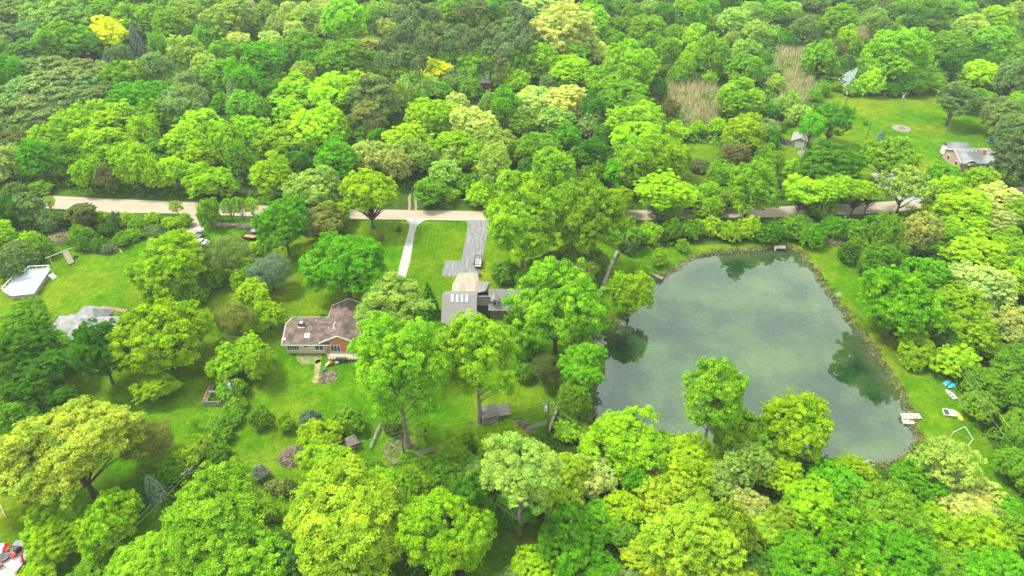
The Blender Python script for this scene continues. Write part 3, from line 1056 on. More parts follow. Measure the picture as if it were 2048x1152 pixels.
for ci in cand_order:
    if opn[ci]: continue
    xx, yy, stp = cells[ci]
    A = np.array(cov); q = ((A[:, 0] - xx) / (A[:, 2] * .88)) ** 2 + ((A[:, 1] - yy) / (A[:, 3] * .88)) ** 2
    if (q < 1).any(): continue
    off = xx < -30 or xx > 2078 or yy < -20 or yy > 1180
    if off and rnd.random() < .45: continue
    dd = np.hypot(A[:len(spec), 0] - xx, (A[:len(spec), 1] - yy) * 1.5); j = int(rnd.choice(np.argsort(dd)[:4].tolist()))
    c = spec[j][1]
    if c in 'XMNVWF': c = 'G'
    if rnd.random() < .35: c = rnd.choice('GDGS')
    k = 'w' if spec[j][0] in 'wr' and rnd.random() < .7 else ('f' if yy < 330 and xx > 1250 else ('o' if stp > 30 and rnd.random() < .3 else 'f'))
    if k in 'of' and rnd.random() < .42: k = 'b'
    w_ = stp * rnd.uniform(1.35, 1.85)
    if 1290 < xx < 1780 and 40 < yy < 270: k = 'b'; w_ *= .75
    x, y, R, H, q_ = solve(k, xx, yy, w_, w_ * .8)
    cov.append((xx, yy, w_ / 2, w_ * .45)); spec.append([k, c, x, y, R, H, xx, yy, w_, w_ * .8, 1.0]); nfill += 1
print('FILL', nfill, 'TOTAL', len(spec))
# ------------------------------------------------------------ labels for the plants: colour, kind, and the nearest find-able place
LM = [("the golden-yellow tree far left",221,69),("the small golden-yellow tree",873,138),("the tall bare-trunked pine stand",930,85),("the dark purple tree",162,108),
 ("the tan reed bed",1380,200),("the far tan reed bed",1590,140),("the narrow creek",1690,160),("the fire-pit ring",1803,256),("the white-doored shed",1597,280),
 ("the brick house",1940,315),("the swing set",120,505),("the white pool deck",50,565),("the grey hip-roofed house",180,640),("the log pile",470,455),("the brown-roofed house",640,655),
 ("the strip driveway",810,510),("the asphalt driveway",950,495),("the skylight house",950,605),("the wooded track",826,400),("the pond's north shore",1500,500),("the small footbridge dock",1312,552),
 ("the pond's west shore",1195,740),("the pond's east shore",1740,680),("the pond's south shore",1650,930),("the parked boats",1900,790),("the brush pile",586,912),("the red playhouse",704,882),
 ("the transformer pole by the wall",1097,830),("the red patio chairs",40,1110),("the lumber frame",430,790),("the road's left end",80,405),("the road's right end",1800,415),("the road's middle",1000,432),
 ("the bottom edge, left part",430,1140),("the bottom edge, middle",1024,1140),("the bottom edge, right part",1700,1140),("the right edge, middle",2040,600),("the left edge, middle",8,750),("the top edge, middle",1024,5),("the top right corner",2000,10),("the top left corner",20,10),("the top edge, left part",520,5),("the top edge, right part",1500,5),("the right edge, upper part",2035,210),("the left woodland edge",20,290),("the utility pole by boats",1876,676)]
ORD = ['nearest','second nearest','third nearest','fourth nearest','fifth nearest','sixth nearest','seventh nearest','eighth nearest','ninth nearest','tenth nearest','eleventh nearest','twelfth nearest','thirteenth nearest','fourteenth nearest','fifteenth nearest','sixteenth nearest','seventeenth nearest','eighteenth nearest']
groups = {}
for i, s in enumerate(spec):
    px, py = s[6], s[7]; best = min(LM, key=lambda q: math.hypot(q[1] - px, q[2] - py) / (1.0))
    dx, dy = px - best[1], (py - best[2]) * 1.3
    dr = ('right of' if dx > 0 else 'left of') if abs(dx) > abs(dy) else ('in front of' if dy > 0 else 'behind')
    size = 'large' if s[8] > 105 else ('small' if s[8] < 46 else 'mid-sized')
    key = (size, CNAME[s[1]], KNAME[s[0]][2], dr, best[0]); groups.setdefault(key, []).append((math.hypot(dx, dy), i))
LABEL = {}
for key, lst in groups.items():
    lst.sort(); size, c, kn, dr, lm = key
    for n, (_, i) in enumerate(lst):
        if len(lst) == 1: LABEL[i] = f"{size} {c} {kn} {dr} {lm}"
        else: LABEL[i] = f"{size} {c} {kn} {dr} {lm}, {ORD[n]}" if n < len(ORD) else f"{size} {c} {kn} {dr} {lm}"
GRP = dict(o='leafy trees of the woods and gardens', f='fine-leaved trees of the woods', c='tall trees of the gardens', p='thin-leaved trees by the road', b='shrubs and bushes', z='twiggy half-bare trees',
           w='layered pines of the upper left', r='pines of the tall bare-trunked stand', s='pointed spruces')
cnt = {}
for i, (k, c, x, y, R, H, px, py, w_, h_, q_) in enumerate(spec):
    v = cnt.get(k, 0) % NV[k]; cnt[k] = cnt.get(k, 0) + 1
    crown, trunk, Hn, c0 = ARCH[(k, v)]
    nm, cat, _k = KNAME[k]
    t = empty(nm, (x, y, -.05), rnd.uniform(0, 6.283)); t.scale = (R, R, H)
    tag(t, LABEL[i], cat, GRP[k])
    oc = bpy.data.objects.new('crown', crown); C.objects.link(oc); oc.parent = t
    if q_ != 1.0: oc.scale = (1, 1, q_); oc.location = (0, 0, 1 - q_)
    cc = COL[c]; j = rnd.uniform(.86, 1.16) * (1.22 if py < 260 and c not in 'XM' else (1.08 if py < 400 else .97)); hue = rnd.uniform(-.09, .05)  # far rows' crown colour lifted to stand in for brighter light on distant woods
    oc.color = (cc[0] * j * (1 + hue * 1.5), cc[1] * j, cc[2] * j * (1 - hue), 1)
    ot = bpy.data.objects.new('trunk' if k not in 'b' else 'stem', trunk); C.objects.link(ot); ot.parent = t
treexy = np.array([[s[2], s[3], s[4]] for s in spec])

# ------------------------------------------------------------ undergrowth, reeds, shore stones (stuff)
urs = np.random.RandomState(3)
def scatter_px(n, region_fn, xr=(-120, 2170), yr=(-60, 1300)):
    px = urs.uniform(*xr, n); py = urs.uniform(*yr, n)
    d = np.stack([(px - W2) / FPX, ct + (H2 - py) / FPX * st, -st + (H2 - py) / FPX * ct], 1)
    t = -CAM_H / d[:, 2]; P = np.stack([d[:, 0] * t, d[:, 1] * t], 1)
    m = region_fn(P, px, py); return P[m], px[m], py[m]
def wild(P, px, py):
    m = sdist(P, pond) < -1.0
    for l in lawns: m &= sdist(P, l) < .3
    m &= sdist(P, road) < -.8
    for l in pav.values(): m &= sdist(P, l) < -.5
    for l in reeds: m &= ~(inside(P, l) & (urs.uniform(size=len(P)) < .72))
    for l in creeks: m &= sdist(P, l) < -.8
    return m
UP, upx, upy = scatter_px(12000, wild)
n = len(UP); sc = np.hypot(UP[:, 0], UP[:, 1]) / 150; rd = -sdist(UP, road); size = np.clip(urs.uniform(.5, 1.3, n) * np.maximum(sc, .6) * 1.25, .3, 3.2) * np.clip(rd / 5, .3, 1)
K = 34; v = unit(urs.normal(size=(n, K, 3))); v[..., 2] = np.abs(v[..., 2])
LP = np.concatenate([UP, np.zeros((n, 1))], 1)[:, None] + v * size[:, None, None] * urs.uniform(.5, 1.15, (n, K, 1)) * np.array([1.25, 1.25, .9])
LN = unit(v * .6 + np.array([0, 0, .6]) + urs.normal(0, .45, (n, K, 3))); S = (size[:, None] * .36) * urs.uniform(.6, 1.4, (n, K))
rn = np.clip(urs.uniform(0, 1, (n, 1)) * .6 + urs.uniform(0, .4, (n, K)), 0, 1)
ume = leaves_mesh('undergrowth', LP.reshape(-1, 3), LN.reshape(-1, 3), S.ravel(), rn.ravel())
uo = bpy.data.objects.new('undergrowth', ume); C.objects.link(uo); uo.color = (.115, .26, .02, 1)
tag(uo, 'low leafy undergrowth covering the woodland floor and verges', 'undergrowth', kind='stuff')
def reed_patch(i, poly, dens):
    lo, hi = poly.min(0), poly.max(0); nn = int((hi - lo).prod() * dens)
    P = urs.uniform(lo, hi, (nn, 2)); P = P[inside(P, poly)]; m = len(P)
    h = urs.uniform(1.4, 2.9, m); a = urs.uniform(0, 6.28, m); w2 = .16
    lx = urs.normal(0, .25, m); ly = urs.normal(0, .25, m)
    dx, dy = np.cos(a) * w2, np.sin(a) * w2; Z = np.zeros(m)
    V = np.stack([np.stack([P[:, 0] - dx, P[:, 1] - dy, Z], 1), np.stack([P[:, 0] + dx, P[:, 1] + dy, Z], 1),
                  np.stack([P[:, 0] + lx + dx * .3, P[:, 1] + ly + dy * .3, h], 1), np.stack([P[:, 0] + lx - dx * .3, P[:, 1] + ly - dy * .3, h], 1)], 1).reshape(-1, 3)
    me = mesh_np('reed_bed', V, np.arange(4 * m).reshape(m, 4)); attr(me, 'rnd', urs.uniform(0, 1, m), 'FACE'); me.materials.append(LEAF)
    o = bpy.data.objects.new('reed_bed', me); C.objects.link(o); o.color = (.47, .45, .31, 1); return o
for i, (p, lb) in enumerate(zip(reeds, ['pale tan dry reed bed nearer the road, among trees', 'long tan reed bed left of the creek', 'small tan reed bed far behind the creek'])):
    tag(reed_patch(i, p, 3.0), lb, 'reeds', 'dry reed beds', 'stuff')
def rocks(name, path, n, s0, s1, m, spread=.6, zz=0.0, label=None, cat=None):
    mb = MB(); R = random.Random(len(path) + n)
    seg = [(Vector(path[i]), Vector(path[i + 1])) for i in range(len(path) - 1)]; Ls = [(b - a).length for a, b in seg]
    for _ in range(n):
        a, b = R.choices(seg, Ls)[0]; p = a.lerp(b, R.random()); s = R.uniform(s0, s1)
        c = Vector((p[0] + R.gauss(0, spread), p[1] + R.gauss(0, spread), zz + s * .15))
        vs = []
        for ph in (-.5, .5):
            for q in range(5):
                an = q * 1.2566 + R.uniform(-.3, .3); rr = s * R.uniform(.35, .6)
                vs.append(c + Vector((rr * math.cos(an), rr * math.sin(an), ph * s * R.uniform(.4, .7))))
        mb.add(vs, [(4, 3, 2, 1, 0), (5, 6, 7, 8, 9)] + [(q, (q + 1) % 5, 5 + (q + 1) % 5, 5 + q) for q in range(5)])
    o = mb.build(name, m)
    if label: tag(o, label, cat, kind='stuff')
    return o
STONE = mat('stones', (.42, .38, .31), .9, n1=2, col2=(.2, .18, .14))
shore = [tuple(p) for p in pond] + [tuple(pond[0])]
rocks('shore_stones', [(p[0], p[1]) for p in shore], 800, .1, .36, mat('muddy stones', (.36, .32, .25), .9, n1=2, col2=(.16, .14, .10)), .5, WATER_Z + .05, 'small stones scattered along the pond shoreline', 'stones')
rocks('shingle_bank', [at(1655,927,WATER_Z)[:2], at(1760,932,WATER_Z)[:2]], 260, .2, .5, mat('pale stones', (.46, .43, .38), n1=2), .5, WATER_Z + .02, 'pale shingle bank on the pond south shore', 'stones')
rocks('rubble_bank', [at(1188,668,WATER_Z)[:2], at(1196,690,WATER_Z)[:2], at(1188,705,WATER_Z)[:2]], 140, .3, .8, _mats['pale stones'], .7, WATER_Z + .2, 'pale rubble stones on the pond west bank', 'stones')
# weeds fringing the pond
WP = np.repeat(pond, 12, 0) + urs.normal(0, .75, (len(pond) * 12, 2)); keep = sdist(WP, pond) < .2; WP = WP[keep]; n = len(WP); K = 14
v = unit(urs.normal(size=(n, K, 3))); v[..., 2] = np.abs(v[..., 2]); sz = urs.uniform(.2, .6, n)
LP = np.concatenate([WP, np.full((n, 1), -.25)], 1)[:, None] + v * sz[:, None, None]
fme = leaves_mesh('shore_weeds', LP.reshape(-1, 3), unit(v + np.array([0, 0, .5])).reshape(-1, 3), np.repeat(sz * .5, K), urs.uniform(0, 1, n * K))
fo = bpy.data.objects.new('shore_weeds', fme); C.objects.link(fo); fo.color = (.17, .20, .06, 1); tag(fo, 'ragged weeds fringing the pond bank', 'weeds', kind='stuff')
# ============================================================ built things
WHITE = mat('white paint', (.80, .80, .78), .5, n1=3, col2=(.66, .66, .64)); TRIM = WHITE
SKYL = mat('skylight glazing', (.55, .62, .68), .25, n1=2, col2=(.42, .48, .54))
GLASS = mat('window glass', (.04, .05, .06), .08, n1=1, col2=(.02, .025, .03), spec=.7)
BROWNROOF = mat('brown shingles', (.20, .138, .108), .9, n1=.8, col2=(.075, .06, .052), bump=.2)
GREYROOF = mat('grey shingles', (.27, .255, .235), .9, n1=9, col2=(.17, .16, .15), bump=.2)
LGREYROOF = mat('light grey shingles', (.33, .33, .32), .9, n1=.8, col2=(.22, .22, .215), bump=.2)
NEROOF = mat('stained grey shingles', (.27, .275, .27), .9, n1=.2, col2=(.12, .13, .125), bump=.2)
def brick_mat(name, c1, c2, mortar):
    b = NT(name); bt = b.N.new('ShaderNodeTexBrick'); bt.inputs['Color1'].default_value = (*c1, 1); bt.inputs['Color2'].default_value = (*c2, 1); bt.inputs['Mortar'].default_value = (*mortar, 1)
    bt.inputs['Scale'].default_value = 3.0; mp = b.N.new('ShaderNodeMapping'); mp.inputs['Rotation'].default_value = (R_(90), 0, 0)
    b.L.new(b.co, mp.inputs[0]); b.L.new(mp.outputs[0], bt.inputs['Vector']); return b.col(bt.outputs[0], .9, .1)
ORANGE = brick_mat('orange brick', (.55, .20, .07), (.45, .15, .05), (.45, .3, .2)); PINKBRICK = brick_mat('pink brick', (.40, .26, .19), (.33, .20, .14), (.40, .36, .32))
BUFF = brick_mat('buff stone', (.62, .54, .38), (.5, .43, .3), (.5, .46, .38))
WOOD = mat('weathered wood', (.36, .31, .25), .9, n1=2, col2=(.2, .17, .13), stretch=(1, 6, 1)); DWOOD = mat('dark wood', (.12, .10, .08), .9, n1=3, col2=(.06, .05, .04))
TAN = mat('pale boards', (.6, .53, .4), .8, n1=2, col2=(.45, .38, .27), stretch=(1, 5, 1)); METAL = mat('grey metal', (.4, .41, .42), .45, n1=3, metal=.5, col2=(.3, .3, .32))
BLACK = mat('black rubber', (.02, .02, .022), .6, n1=4); RED = mat('red paint', (.62, .04, .03), .5, n1=3, amt=.1); TEAL = mat('turquoise plastic', (.04, .48, .58), .4, n1=2, amt=.08)
SKY = mat('sky-blue plastic', (.12, .50, .68), .4, n1=2, amt=.08); YEL = mat('yellow plastic', (.75, .62, .05), .5, n1=2, amt=.08); BLUE = mat('blue plastic', (.05, .2, .5), .4, n1=2)
TAUPE = mat('taupe siding', (.36, .33, .28), .85, n1=2, col2=(.3, .27, .23)); RUST = mat('rusty fill', (.52, .26, .15), .9, n1=6, col2=(.36, .17, .1)); GREYP = mat('dark grey plastic', (.10, .105, .11), .5, n1=2)
PAVER = mat('pale pavers', (.50, .50, .48), .85, n1=1.6, col2=(.30, .31, .31)); LIME = mat('lime plastic', (.55, .6, .06), .5)
def V2(px, py, z=0): return at(px, py, z)
def window(par, x, y, z, w_, h_, nx_=0, ny_=-1, mull=1, frame=TRIM):
    # window on a wall facing (nx_, ny_): frame part with a pane sub-part
    a = MB(); p = MB(); t = .09
    def bx(mb, u0, u1, z0, z1, d):
        if ny_: mb.b2(x + u0, x + u1, y + ny_ * d - .03, y + ny_ * d + .03, z + z0, z + z1)
        else: mb.b2(x + nx_ * d - .03, x + nx_ * d + .03, y + u0, y + u1, z + z0, z + z1)
    bx(a, -w_ / 2 - t, w_ / 2 + t, h_ / 2, h_ / 2 + t, .05); bx(a, -w_ / 2 - t, w_ / 2 + t, -h_ / 2 - t, -h_ / 2, .05)
    for k in range(mull + 2):
        u = -w_ / 2 + w_ * k / (mull + 1); bx(a, u - t / 2, u + t / 2, -h_ / 2, h_ / 2, .05)
    bx(p, -w_ / 2, w_ / 2, -h_ / 2, h_ / 2, .02)
    f = a.build('window', frame, par); p.build('pane', GLASS, f); return f
def gable_roof(mb, fas, x0, x1, y0, y1, he, hr, ax='x', t=.18):
    # x0..y1 are the roof's own edges
    if ax == 'x':
        ym = (y0 + y1) / 2
        for ya in (y0, y1): mb.slab([(x0, ya, he), (x1, ya, he), (x1, ym, hr), (x0, ym, hr)], t)
        if fas:
            for ya in (y0, y1): fas.bar((x0, ya, he - .1), (x1, ya, he - .1), .10, .2)
            for xa in (x0, x1):
                for ya in (y0, y1): fas.bar((xa, ya, he - .02), (xa, ym, hr - .02), .10, .2)
    else:
        xm = (x0 + x1) / 2
        for xa in (x0, x1): mb.slab([(xa, y0, he), (xa, y1, he), (xm, y1, hr), (xm, y0, hr)], t)
        if fas:
            for xa in (x0, x1): fas.bar((xa, y0, he - .1), (xa, y1, he - .1), .10, .2)
            for ya in (y0, y1):
                for xa in (x0, x1): fas.bar((xa, ya, he - .02), (xm, ya, hr - .02), .10, .2)
def gable_walls(mb, x0, x1, y0, y1, he, hr, ax='x'):
    if ax == 'x':
        ym = (y0 + y1) / 2; pr = [(y0, 0), (y1, 0), (y1, he), (ym, hr), (y0, he)]
        vs = [(x0, a, b) for a, b in pr] + [(x1, a, b) for a, b in pr]
    else:
        xm = (x0 + x1) / 2; pr = [(x0, 0), (x1, 0), (x1, he), (xm, hr), (x0, he)]
        vs = [(a, y0, b) for a, b in pr] + [(a, y1, b) for a, b in pr]
    mb.add(vs, [(4, 3, 2, 1, 0), (5, 6, 7, 8, 9)] + [(i, (i + 1) % 5, 5 + (i + 1) % 5, 5 + i) for i in range(5)])

# ---- brown-roofed house
sw, se, nw = V2(563, 690, 2.7), V2(648, 690, 2.7), V2(586, 634, 2.7)
gw, gn = V2(638, 686.7, 3.0), V2(664.7, 611, 3.0); gxe = V2(671.6, 678.4, 4.9).x
HX, HY = gw.x, sw.y
bh = tag(empty('brown_roofed_house', (HX, HY, 0)), 'low house with stained brown shingle roofs and an orange brick gable', 'house')
lx0, lx1, ly0, ly1 = sw.x - HX, .8, 0.0, nw.y - HY
rx0, rx1, ry0, ry1 = 0.0, 2 * (gxe - HX), gw.y - HY, gn.y - HY
wl, rf, fa = MB(), MB(), MB()
gable_walls(wl, lx0 + .5, lx1, ly0 + .5, ly1 - .5, 2.65, 4.25, 'x'); wl.build('wall', BUFF, bh)
wr = MB(); gable_walls(wr, rx0 + .5, rx1 - .5, ry0 + .4, ry1 - .4, 2.95, 4.72, 'y'); o = wr.build('wall', ORANGE, bh); tag(o, 'orange brick gable wall')
gable_roof(rf, fa, lx0, lx1 + 1.6, ly0, ly1, 2.7, 4.5, 'x'); r1 = rf.build('roof', BROWNROOF, bh); fa.build('fascia', TRIM, r1)
rf, fa = MB(), MB(); gable_roof(rf, fa, rx0, rx1, ry0, ry1, 3.0, 4.9, 'y'); r2 = rf.build('roof', BROWNROOF, bh); fa.build('fascia', TRIM, r2)
cp = V2(604, 652, 4.3); cx_, cy_ = cp.x - HX, cp.y - HY
ch = MB().b2(cx_ - .55, cx_ + .55, cy_ - .35, cy_ + .35, 3.2, 5.1).build('chimney', DWOOD, r1)
MB().b2(cx_ - .7, cx_ + .7, cy_ - .5, cy_ - .36, 3.8, 4.35).b2(cx_ - .3, cx_ + .3, cy_ - .2, cy_ + .2, 5.1, 5.3).build('flashing', TRIM, ch)
sk = V2(614, 670, 3.7); sx_, sy_ = sk.x - HX, sk.y - HY; slope = (4.5 - 2.7) / ((ly1 - ly0) / 2); zz = 2.7 + slope * (sy_ - ly0)
MB().slab([(sx_ - .5, sy_ - .5, zz - .5 * slope + .12), (sx_ + .5, sy_ - .5, zz - .5 * slope + .12), (sx_ + .5, sy_ + .5, zz + .5 * slope + .12), (sx_ - .5, sy_ + .5, zz + .5 * slope + .12)], .12).build('skylight', WHITE, r1)
for q in [(633, 643, 3.6), (619, 675, 3.3), (658, 659, 3.9)]:
    p = V2(*q); MB().tube((p.x - HX, p.y - HY, q[2] - .4), (p.x - HX, p.y - HY, q[2] + .45), .1).build('vent_pipe', TRIM, bh)
p = V2(565, 680, 3.0); MB().lathe((p.x - HX + .3, p.y - HY, 3.0), [(.05, 0), (.3, .12), (.42, .3)], 12).build('satellite_dish', WHITE, bh)
wy = ly0 + .5
for (px_, wd, hh, mu) in [(586, 2.4, 1.1, 4), (612, .9, .5, 0), (638, 1.7, 1.1, 1)]:
    window(bh, V2(px_, 696, 1.6).x - HX, wy, 1.55 if hh > .6 else 1.9, wd, hh, mull=mu)
gy = ry0 + .4
window(bh, V2(650, 691, 1.9).x - HX, gy, 2.0, .7, .9, mull=1); window(bh, V2(671, 697, 1.3).x - HX, gy, 1.35, 1.9, 1.6, mull=2)
dk = MB(); d0, d1 = V2(648, 706, .6).x - HX, rx1 + .6
dk.b2(d0 + 1.2, d1, gy - 2.6, gy - .05, .5, .62)
bd = dk.build('deck', TAN, bh); rl = MB()
for i in range(12):
    x = d0 + 1.2 + (d1 - d0 - 1.2) * i / 11; rl.b2(x - .05, x + .05, gy - 2.6, gy - 2.5, 0, 1.5)
rl.b2(d0 + 1.2, d1, gy - 2.62, gy - 2.48, 1.4, 1.5); rl.b2(d0 + 1.2, d1, gy - 2.6, gy - 2.5, .85, .93); rl.build('railing', TAN, bd)
for (a, b) in [((lx0 + .2), 3.2)]:
    pass
o = sheet('patio', np.array([V2(*q)[:2] for q in [(646,704),(656,703),(664,712),(690,711),(691,716),(660,716)]]), .07, mat('patio concrete', (.6, .52, .42), n1=1.5, col2=(.42, .36, .29)))

# ---- grey house with four skylights
g0, g1, gs_ = V2(884.6, 588.5, 6.2), V2(954, 588.5, 6.2), V2(883, 646, 2.8)
KX, KY = g0.x, g0.y
gh = tag(empty('grey_skylight_house', (KX, KY, 0)), 'grey-shingled house with four roof skylights and a gabled dormer', 'house')
gw_ = g1.x - g0.x; dS = gs_.y - KY; dN = -dS
wl = MB(); gable_walls(wl, .5, gw_ - .3, dS + .5, dN - .5, 2.75, 5.9, 'x'); wl.build('wall', TAUPE, gh)
rf = MB(); gable_roof(rf, None, 0, gw_, dS, dN, 2.8, 6.2, 'x'); rg = rf.build('roof', GREYROOF, gh)
rf = MB(); sl = 3.4 / -dS
for qx in (904.7, 914.6, 924.2, 933.8):
    p = V2(qx, 600, 5.3); x = p.x - KX; y0 = p.y - KY - .75; y1 = y0 + 1.5; z0 = 6.2 + sl * y0 + .14; z1 = 6.2 + sl * y1 + .14
    MB().slab([(x - .27, y0, z0), (x + .27, y0, z0), (x + .27, y1, z1), (x - .27, y1, z1)], .16).build('skylight', SKYL, rg)
m0, m1, ms = V2(977, 577.6, 5.6), V2(1072, 577.6, 5.6), V2(982, 621.5, 2.4)
mx0, mx1, myr, mys = m0.x - KX, m1.x - KX, m0.y - KY, ms.y - KY; myn = 2 * myr - mys
wl = MB(); gable_walls(wl, mx0 + .4, mx1 - .4, mys + .5, myn - .5, 2.35, 5.3, 'x'); wl.build('wall', mat('brown brick', (.3, .2, .15), n1=4, col2=(.2, .13, .1)), gh)
rf = MB(); gable_roof(rf, None, mx0, mx1, mys, myn, 2.4, 5.6, 'x'); rm = rf.build('roof', GREYROOF, gh)
c0_, c1_ = V2(954, 592, 5.2), V2(976, 611, 3.0)
rf = MB(); gable_roof(rf, None, gw_ - .1, mx0 + .4, c1_.y - KY, 2 * (c0_.y - KY) - (c1_.y - KY), 3.0, 5.2, 'x'); rf.build('roof', GREYROOF, gh)
MB().b2(gw_ - .2, mx0 + .4, c1_.y - KY + .6, dN - .8, 0, 2.9).build('wall', mat('blue-grey siding', (.10, .13, .18), n1=2), gh)
pf = V2(989.2, 608, 5.0); dxm = pf.x - KX; dyf = mys + .9; sl2 = 3.2 / (myr - mys); zb = 2.4 + sl2 * .9
dm = MB(); gable_walls(dm, dxm - .75, dxm + .75, dyf, dyf + 2.6, 1, 1, 'y'); dm = MB()
pr = [(dxm - .7, zb - .1), (dxm + .7, zb - .1), (dxm + .7, zb + 1.35), (dxm, zb + 1.85), (dxm - .7, zb + 1.35)]
vs = [(a, dyf, b) for a, b in pr] + [(a, dyf + 1.5, b) for a, b in pr]
dm.add(vs, [(4, 3, 2, 1, 0), (5, 6, 7, 8, 9)] + [(i, (i + 1) % 5, 5 + (i + 1) % 5, 5 + i) for i in range(5)]); dmo = dm.build('dormer', TAUPE, gh)
rf = MB()
for sgn in (-1, 1): rf.slab([(dxm + sgn * .9, dyf - .3, zb + 1.26), (dxm + sgn * .9, dyf + 1.7, zb + 1.26), (dxm, dyf + 2.4, zb + 1.98), (dxm, dyf - .3, zb + 1.98)], .12)
rf.build('dormer_roof', GREYROOF, dmo); window(gh, dxm, dyf, zb + .68, .8, .95, mull=0)
pk = V2(972, 577, 6.2); fx = pk.x - KX
rf = MB().add([(fx - 2.6, dN - 1.2, 3.0), (fx + .6, dN - 1.2, 3.0), (fx + .6, dN + 3.5, 3.0), (fx - 2.6, dN + 3.5, 3.0), (fx - .2, myr, 5.0)], [(3, 2, 1, 0), (0, 1, 4), (1, 2, 4), (2, 3, 4), (3, 0, 4)]); rf.build('entry_roof', GREYROOF, gh)

# ---- brick house, far right
q0, q1, q2 = V2(1921.7, 326, 3.0), V2(1990, 326, 3.0), V2(1891, 297, 3.0)
BX, BY = q0.x, q0.y; bw = q1.x - q0.x; bd_ = min(max(q2.y - q0.y, 8.0), 12.0)
nh = tag(empty('brick_house', (BX, BY, 0)), 'single-storey pink brick house with stained grey roof and white porch posts', 'house')
wl = MB(); gable_walls(wl, .4, bw - 5.0, .5, bd_ - .5, 2.9, 4.7, 'x'); wl.b2(bw - 5.2, bw + 1.5, 2.2, bd_ - .5, 0, 2.9); wl.build('wall', PINKBRICK, nh)
rf, fa = MB(), MB(); gable_roof(rf, fa, 0, bw + 2.2, 0, bd_, 3.0, 5.0, 'x'); rr_ = rf.build('roof', NEROOF, nh); fa.build('fascia', TRIM, rr_)
rf, fa = MB(), MB(); fx0, fx1 = .3, 5.6; fm = (fx0 + fx1) / 2
for sg in (fx0, fx1): rf.slab([(sg, -.5, 3.05), (sg, 3.0, 3.95), (fm, 4.4, 4.75), (fm, -.5, 4.05)], .12)
r3 = rf.build('roof', NEROOF, nh); fa.bar((fx0, -.5, 3.02), (fm, -.5, 4.02), .1, .18); fa.bar((fm, -.5, 4.02), (fx1, -.5, 3.02), .1, .18); fa.bar((fx0, -.5, 2.98), (fx1, -.5, 2.98), .1, .16); fa.build('fascia', TRIM, r3)
rf = MB(); gable_roof(rf, None, 1.5, 8.5, bd_ - .5, bd_ + 4.5, 2.9, 4.3, 'x'); rf.build('roof', NEROOF, nh); MB().b2(2, 8, bd_ - .4, bd_ + 4, 0, 2.8).build('wall', WHITE, nh)
for i in range(4): x = 6.4 + i * (bw - 6.0) / 3 * .98; MB().b2(x - .1, x + .1, .15, .35, 0, 2.85).build('porch_post', TRIM, nh)
MB().b2(5.9, bw + 1.8, .1, 2.2, 0, .25).build('porch_floor', mat('porch slab', (.3, .3, .29)), nh)
window(nh, 3.2, .5, 1.7, 1.9, 1.3, mull=2); window(nh, .4, 2.6, 1.7, 1.3, 1.2, nx_=-1, ny_=0, mull=0); window(nh, .4, 7.0, 1.5, 1.2, 1.3, nx_=-1, ny_=0, mull=0)
MB().b2(7.8, 8.7, 3.4, 4.1, 3.6, 5.7).build('chimney', ORANGE, nh); 
for i in range(4): MB().tube((2.5 + i * 1.3, bd_ / 2 - .8, 4.5), (2.5 + i * 1.3, bd_ / 2 - .8, 5.2), .1).build('vent_pipe', TRIM, nh)

# ---- hip-roofed house, left
def hip(mb, c, w_, d_, he, hr, rz, ridge=0.0):
    Q = Matrix.Rotation(rz, 3, 'Z'); hw, hd = w_ / 2, d_ / 2
    vs = [(-hw, -hd, he), (hw, -hd, he), (hw, hd, he), (-hw, hd, he), (-ridge / 2, 0, hr), (ridge / 2, 0, hr)]
    vs += [(x, y, he - .2) for x, y in ((-hw, -hd), (hw, -hd), (hw, hd), (-hw, hd))]
    mb.add([Q @ Vector(v) + Vector((c[0], c[1], 0)) for v in vs], [(0, 1, 5, 4), (1, 2, 5), (2, 3, 4, 5), (3, 0, 4), (9, 8, 7, 6), (0, 6, 7, 1), (1, 7, 8, 2), (2, 8, 9, 3), (3, 9, 6, 0)])
LH = V2(185, 655, 0); lh = tag(empty('hip_roofed_house', LH, R_(-8)), 'light grey hip-roofed house partly hidden behind leafy trees', 'house')
def lp(px, py, z): p = V2(px, py, z) - LH; return Matrix.Rotation(R_(8), 3, 'Z') @ p
wl = MB()
for i, (px_, py_, w_, d_, hr) in enumerate([(180, 625, 6.6, 6.6, 5.4), (152, 640, 7.5, 6.0, 4.6), (212, 640, 7.4, 5.2, 4.6), (232, 652, 7.0, 5.4, 4.2), (168, 664, 8.5, 8.0, 5.0), (125, 640, 5.0, 5.5, 3.9), (225, 670, 8, 6, 4.4)]):
    c = lp(px_, py_, 4.0); rf = MB(); hip(rf, c, w_, d_, 2.9 + .02 * i, hr, R_(6 * (i % 3) - 4), w_ * .35); rf.build('roof', LGREYROOF, lh)
    wl.box((c.x, c.y, 1.35), (w_ - 1, d_ - 1, 2.7 + .01 * i))
wl.build('wall', mat('pale siding', (.55, .52, .46), n1=2), lh)
for i in range(9):
    t = i / 8; p = V2(205 + 45 * t, 615 + 7 * t, 0); o = MB().box((0, 0, .03), (.55, 1.1, .08)).build('stepping_stone', mat('salmon brick', (.42, .24, .16), n1=5), None, (p.x, p.y, 0)); o.rotation_euler = (0, 0, -.15)
    tag(o, f"salmon brick garden step beside the grey hip roof, {['first','second','third','fourth','fifth','sixth','seventh','eighth','ninth'][i]} from the left", 'paving slab', 'brick steps by the hip-roofed house')

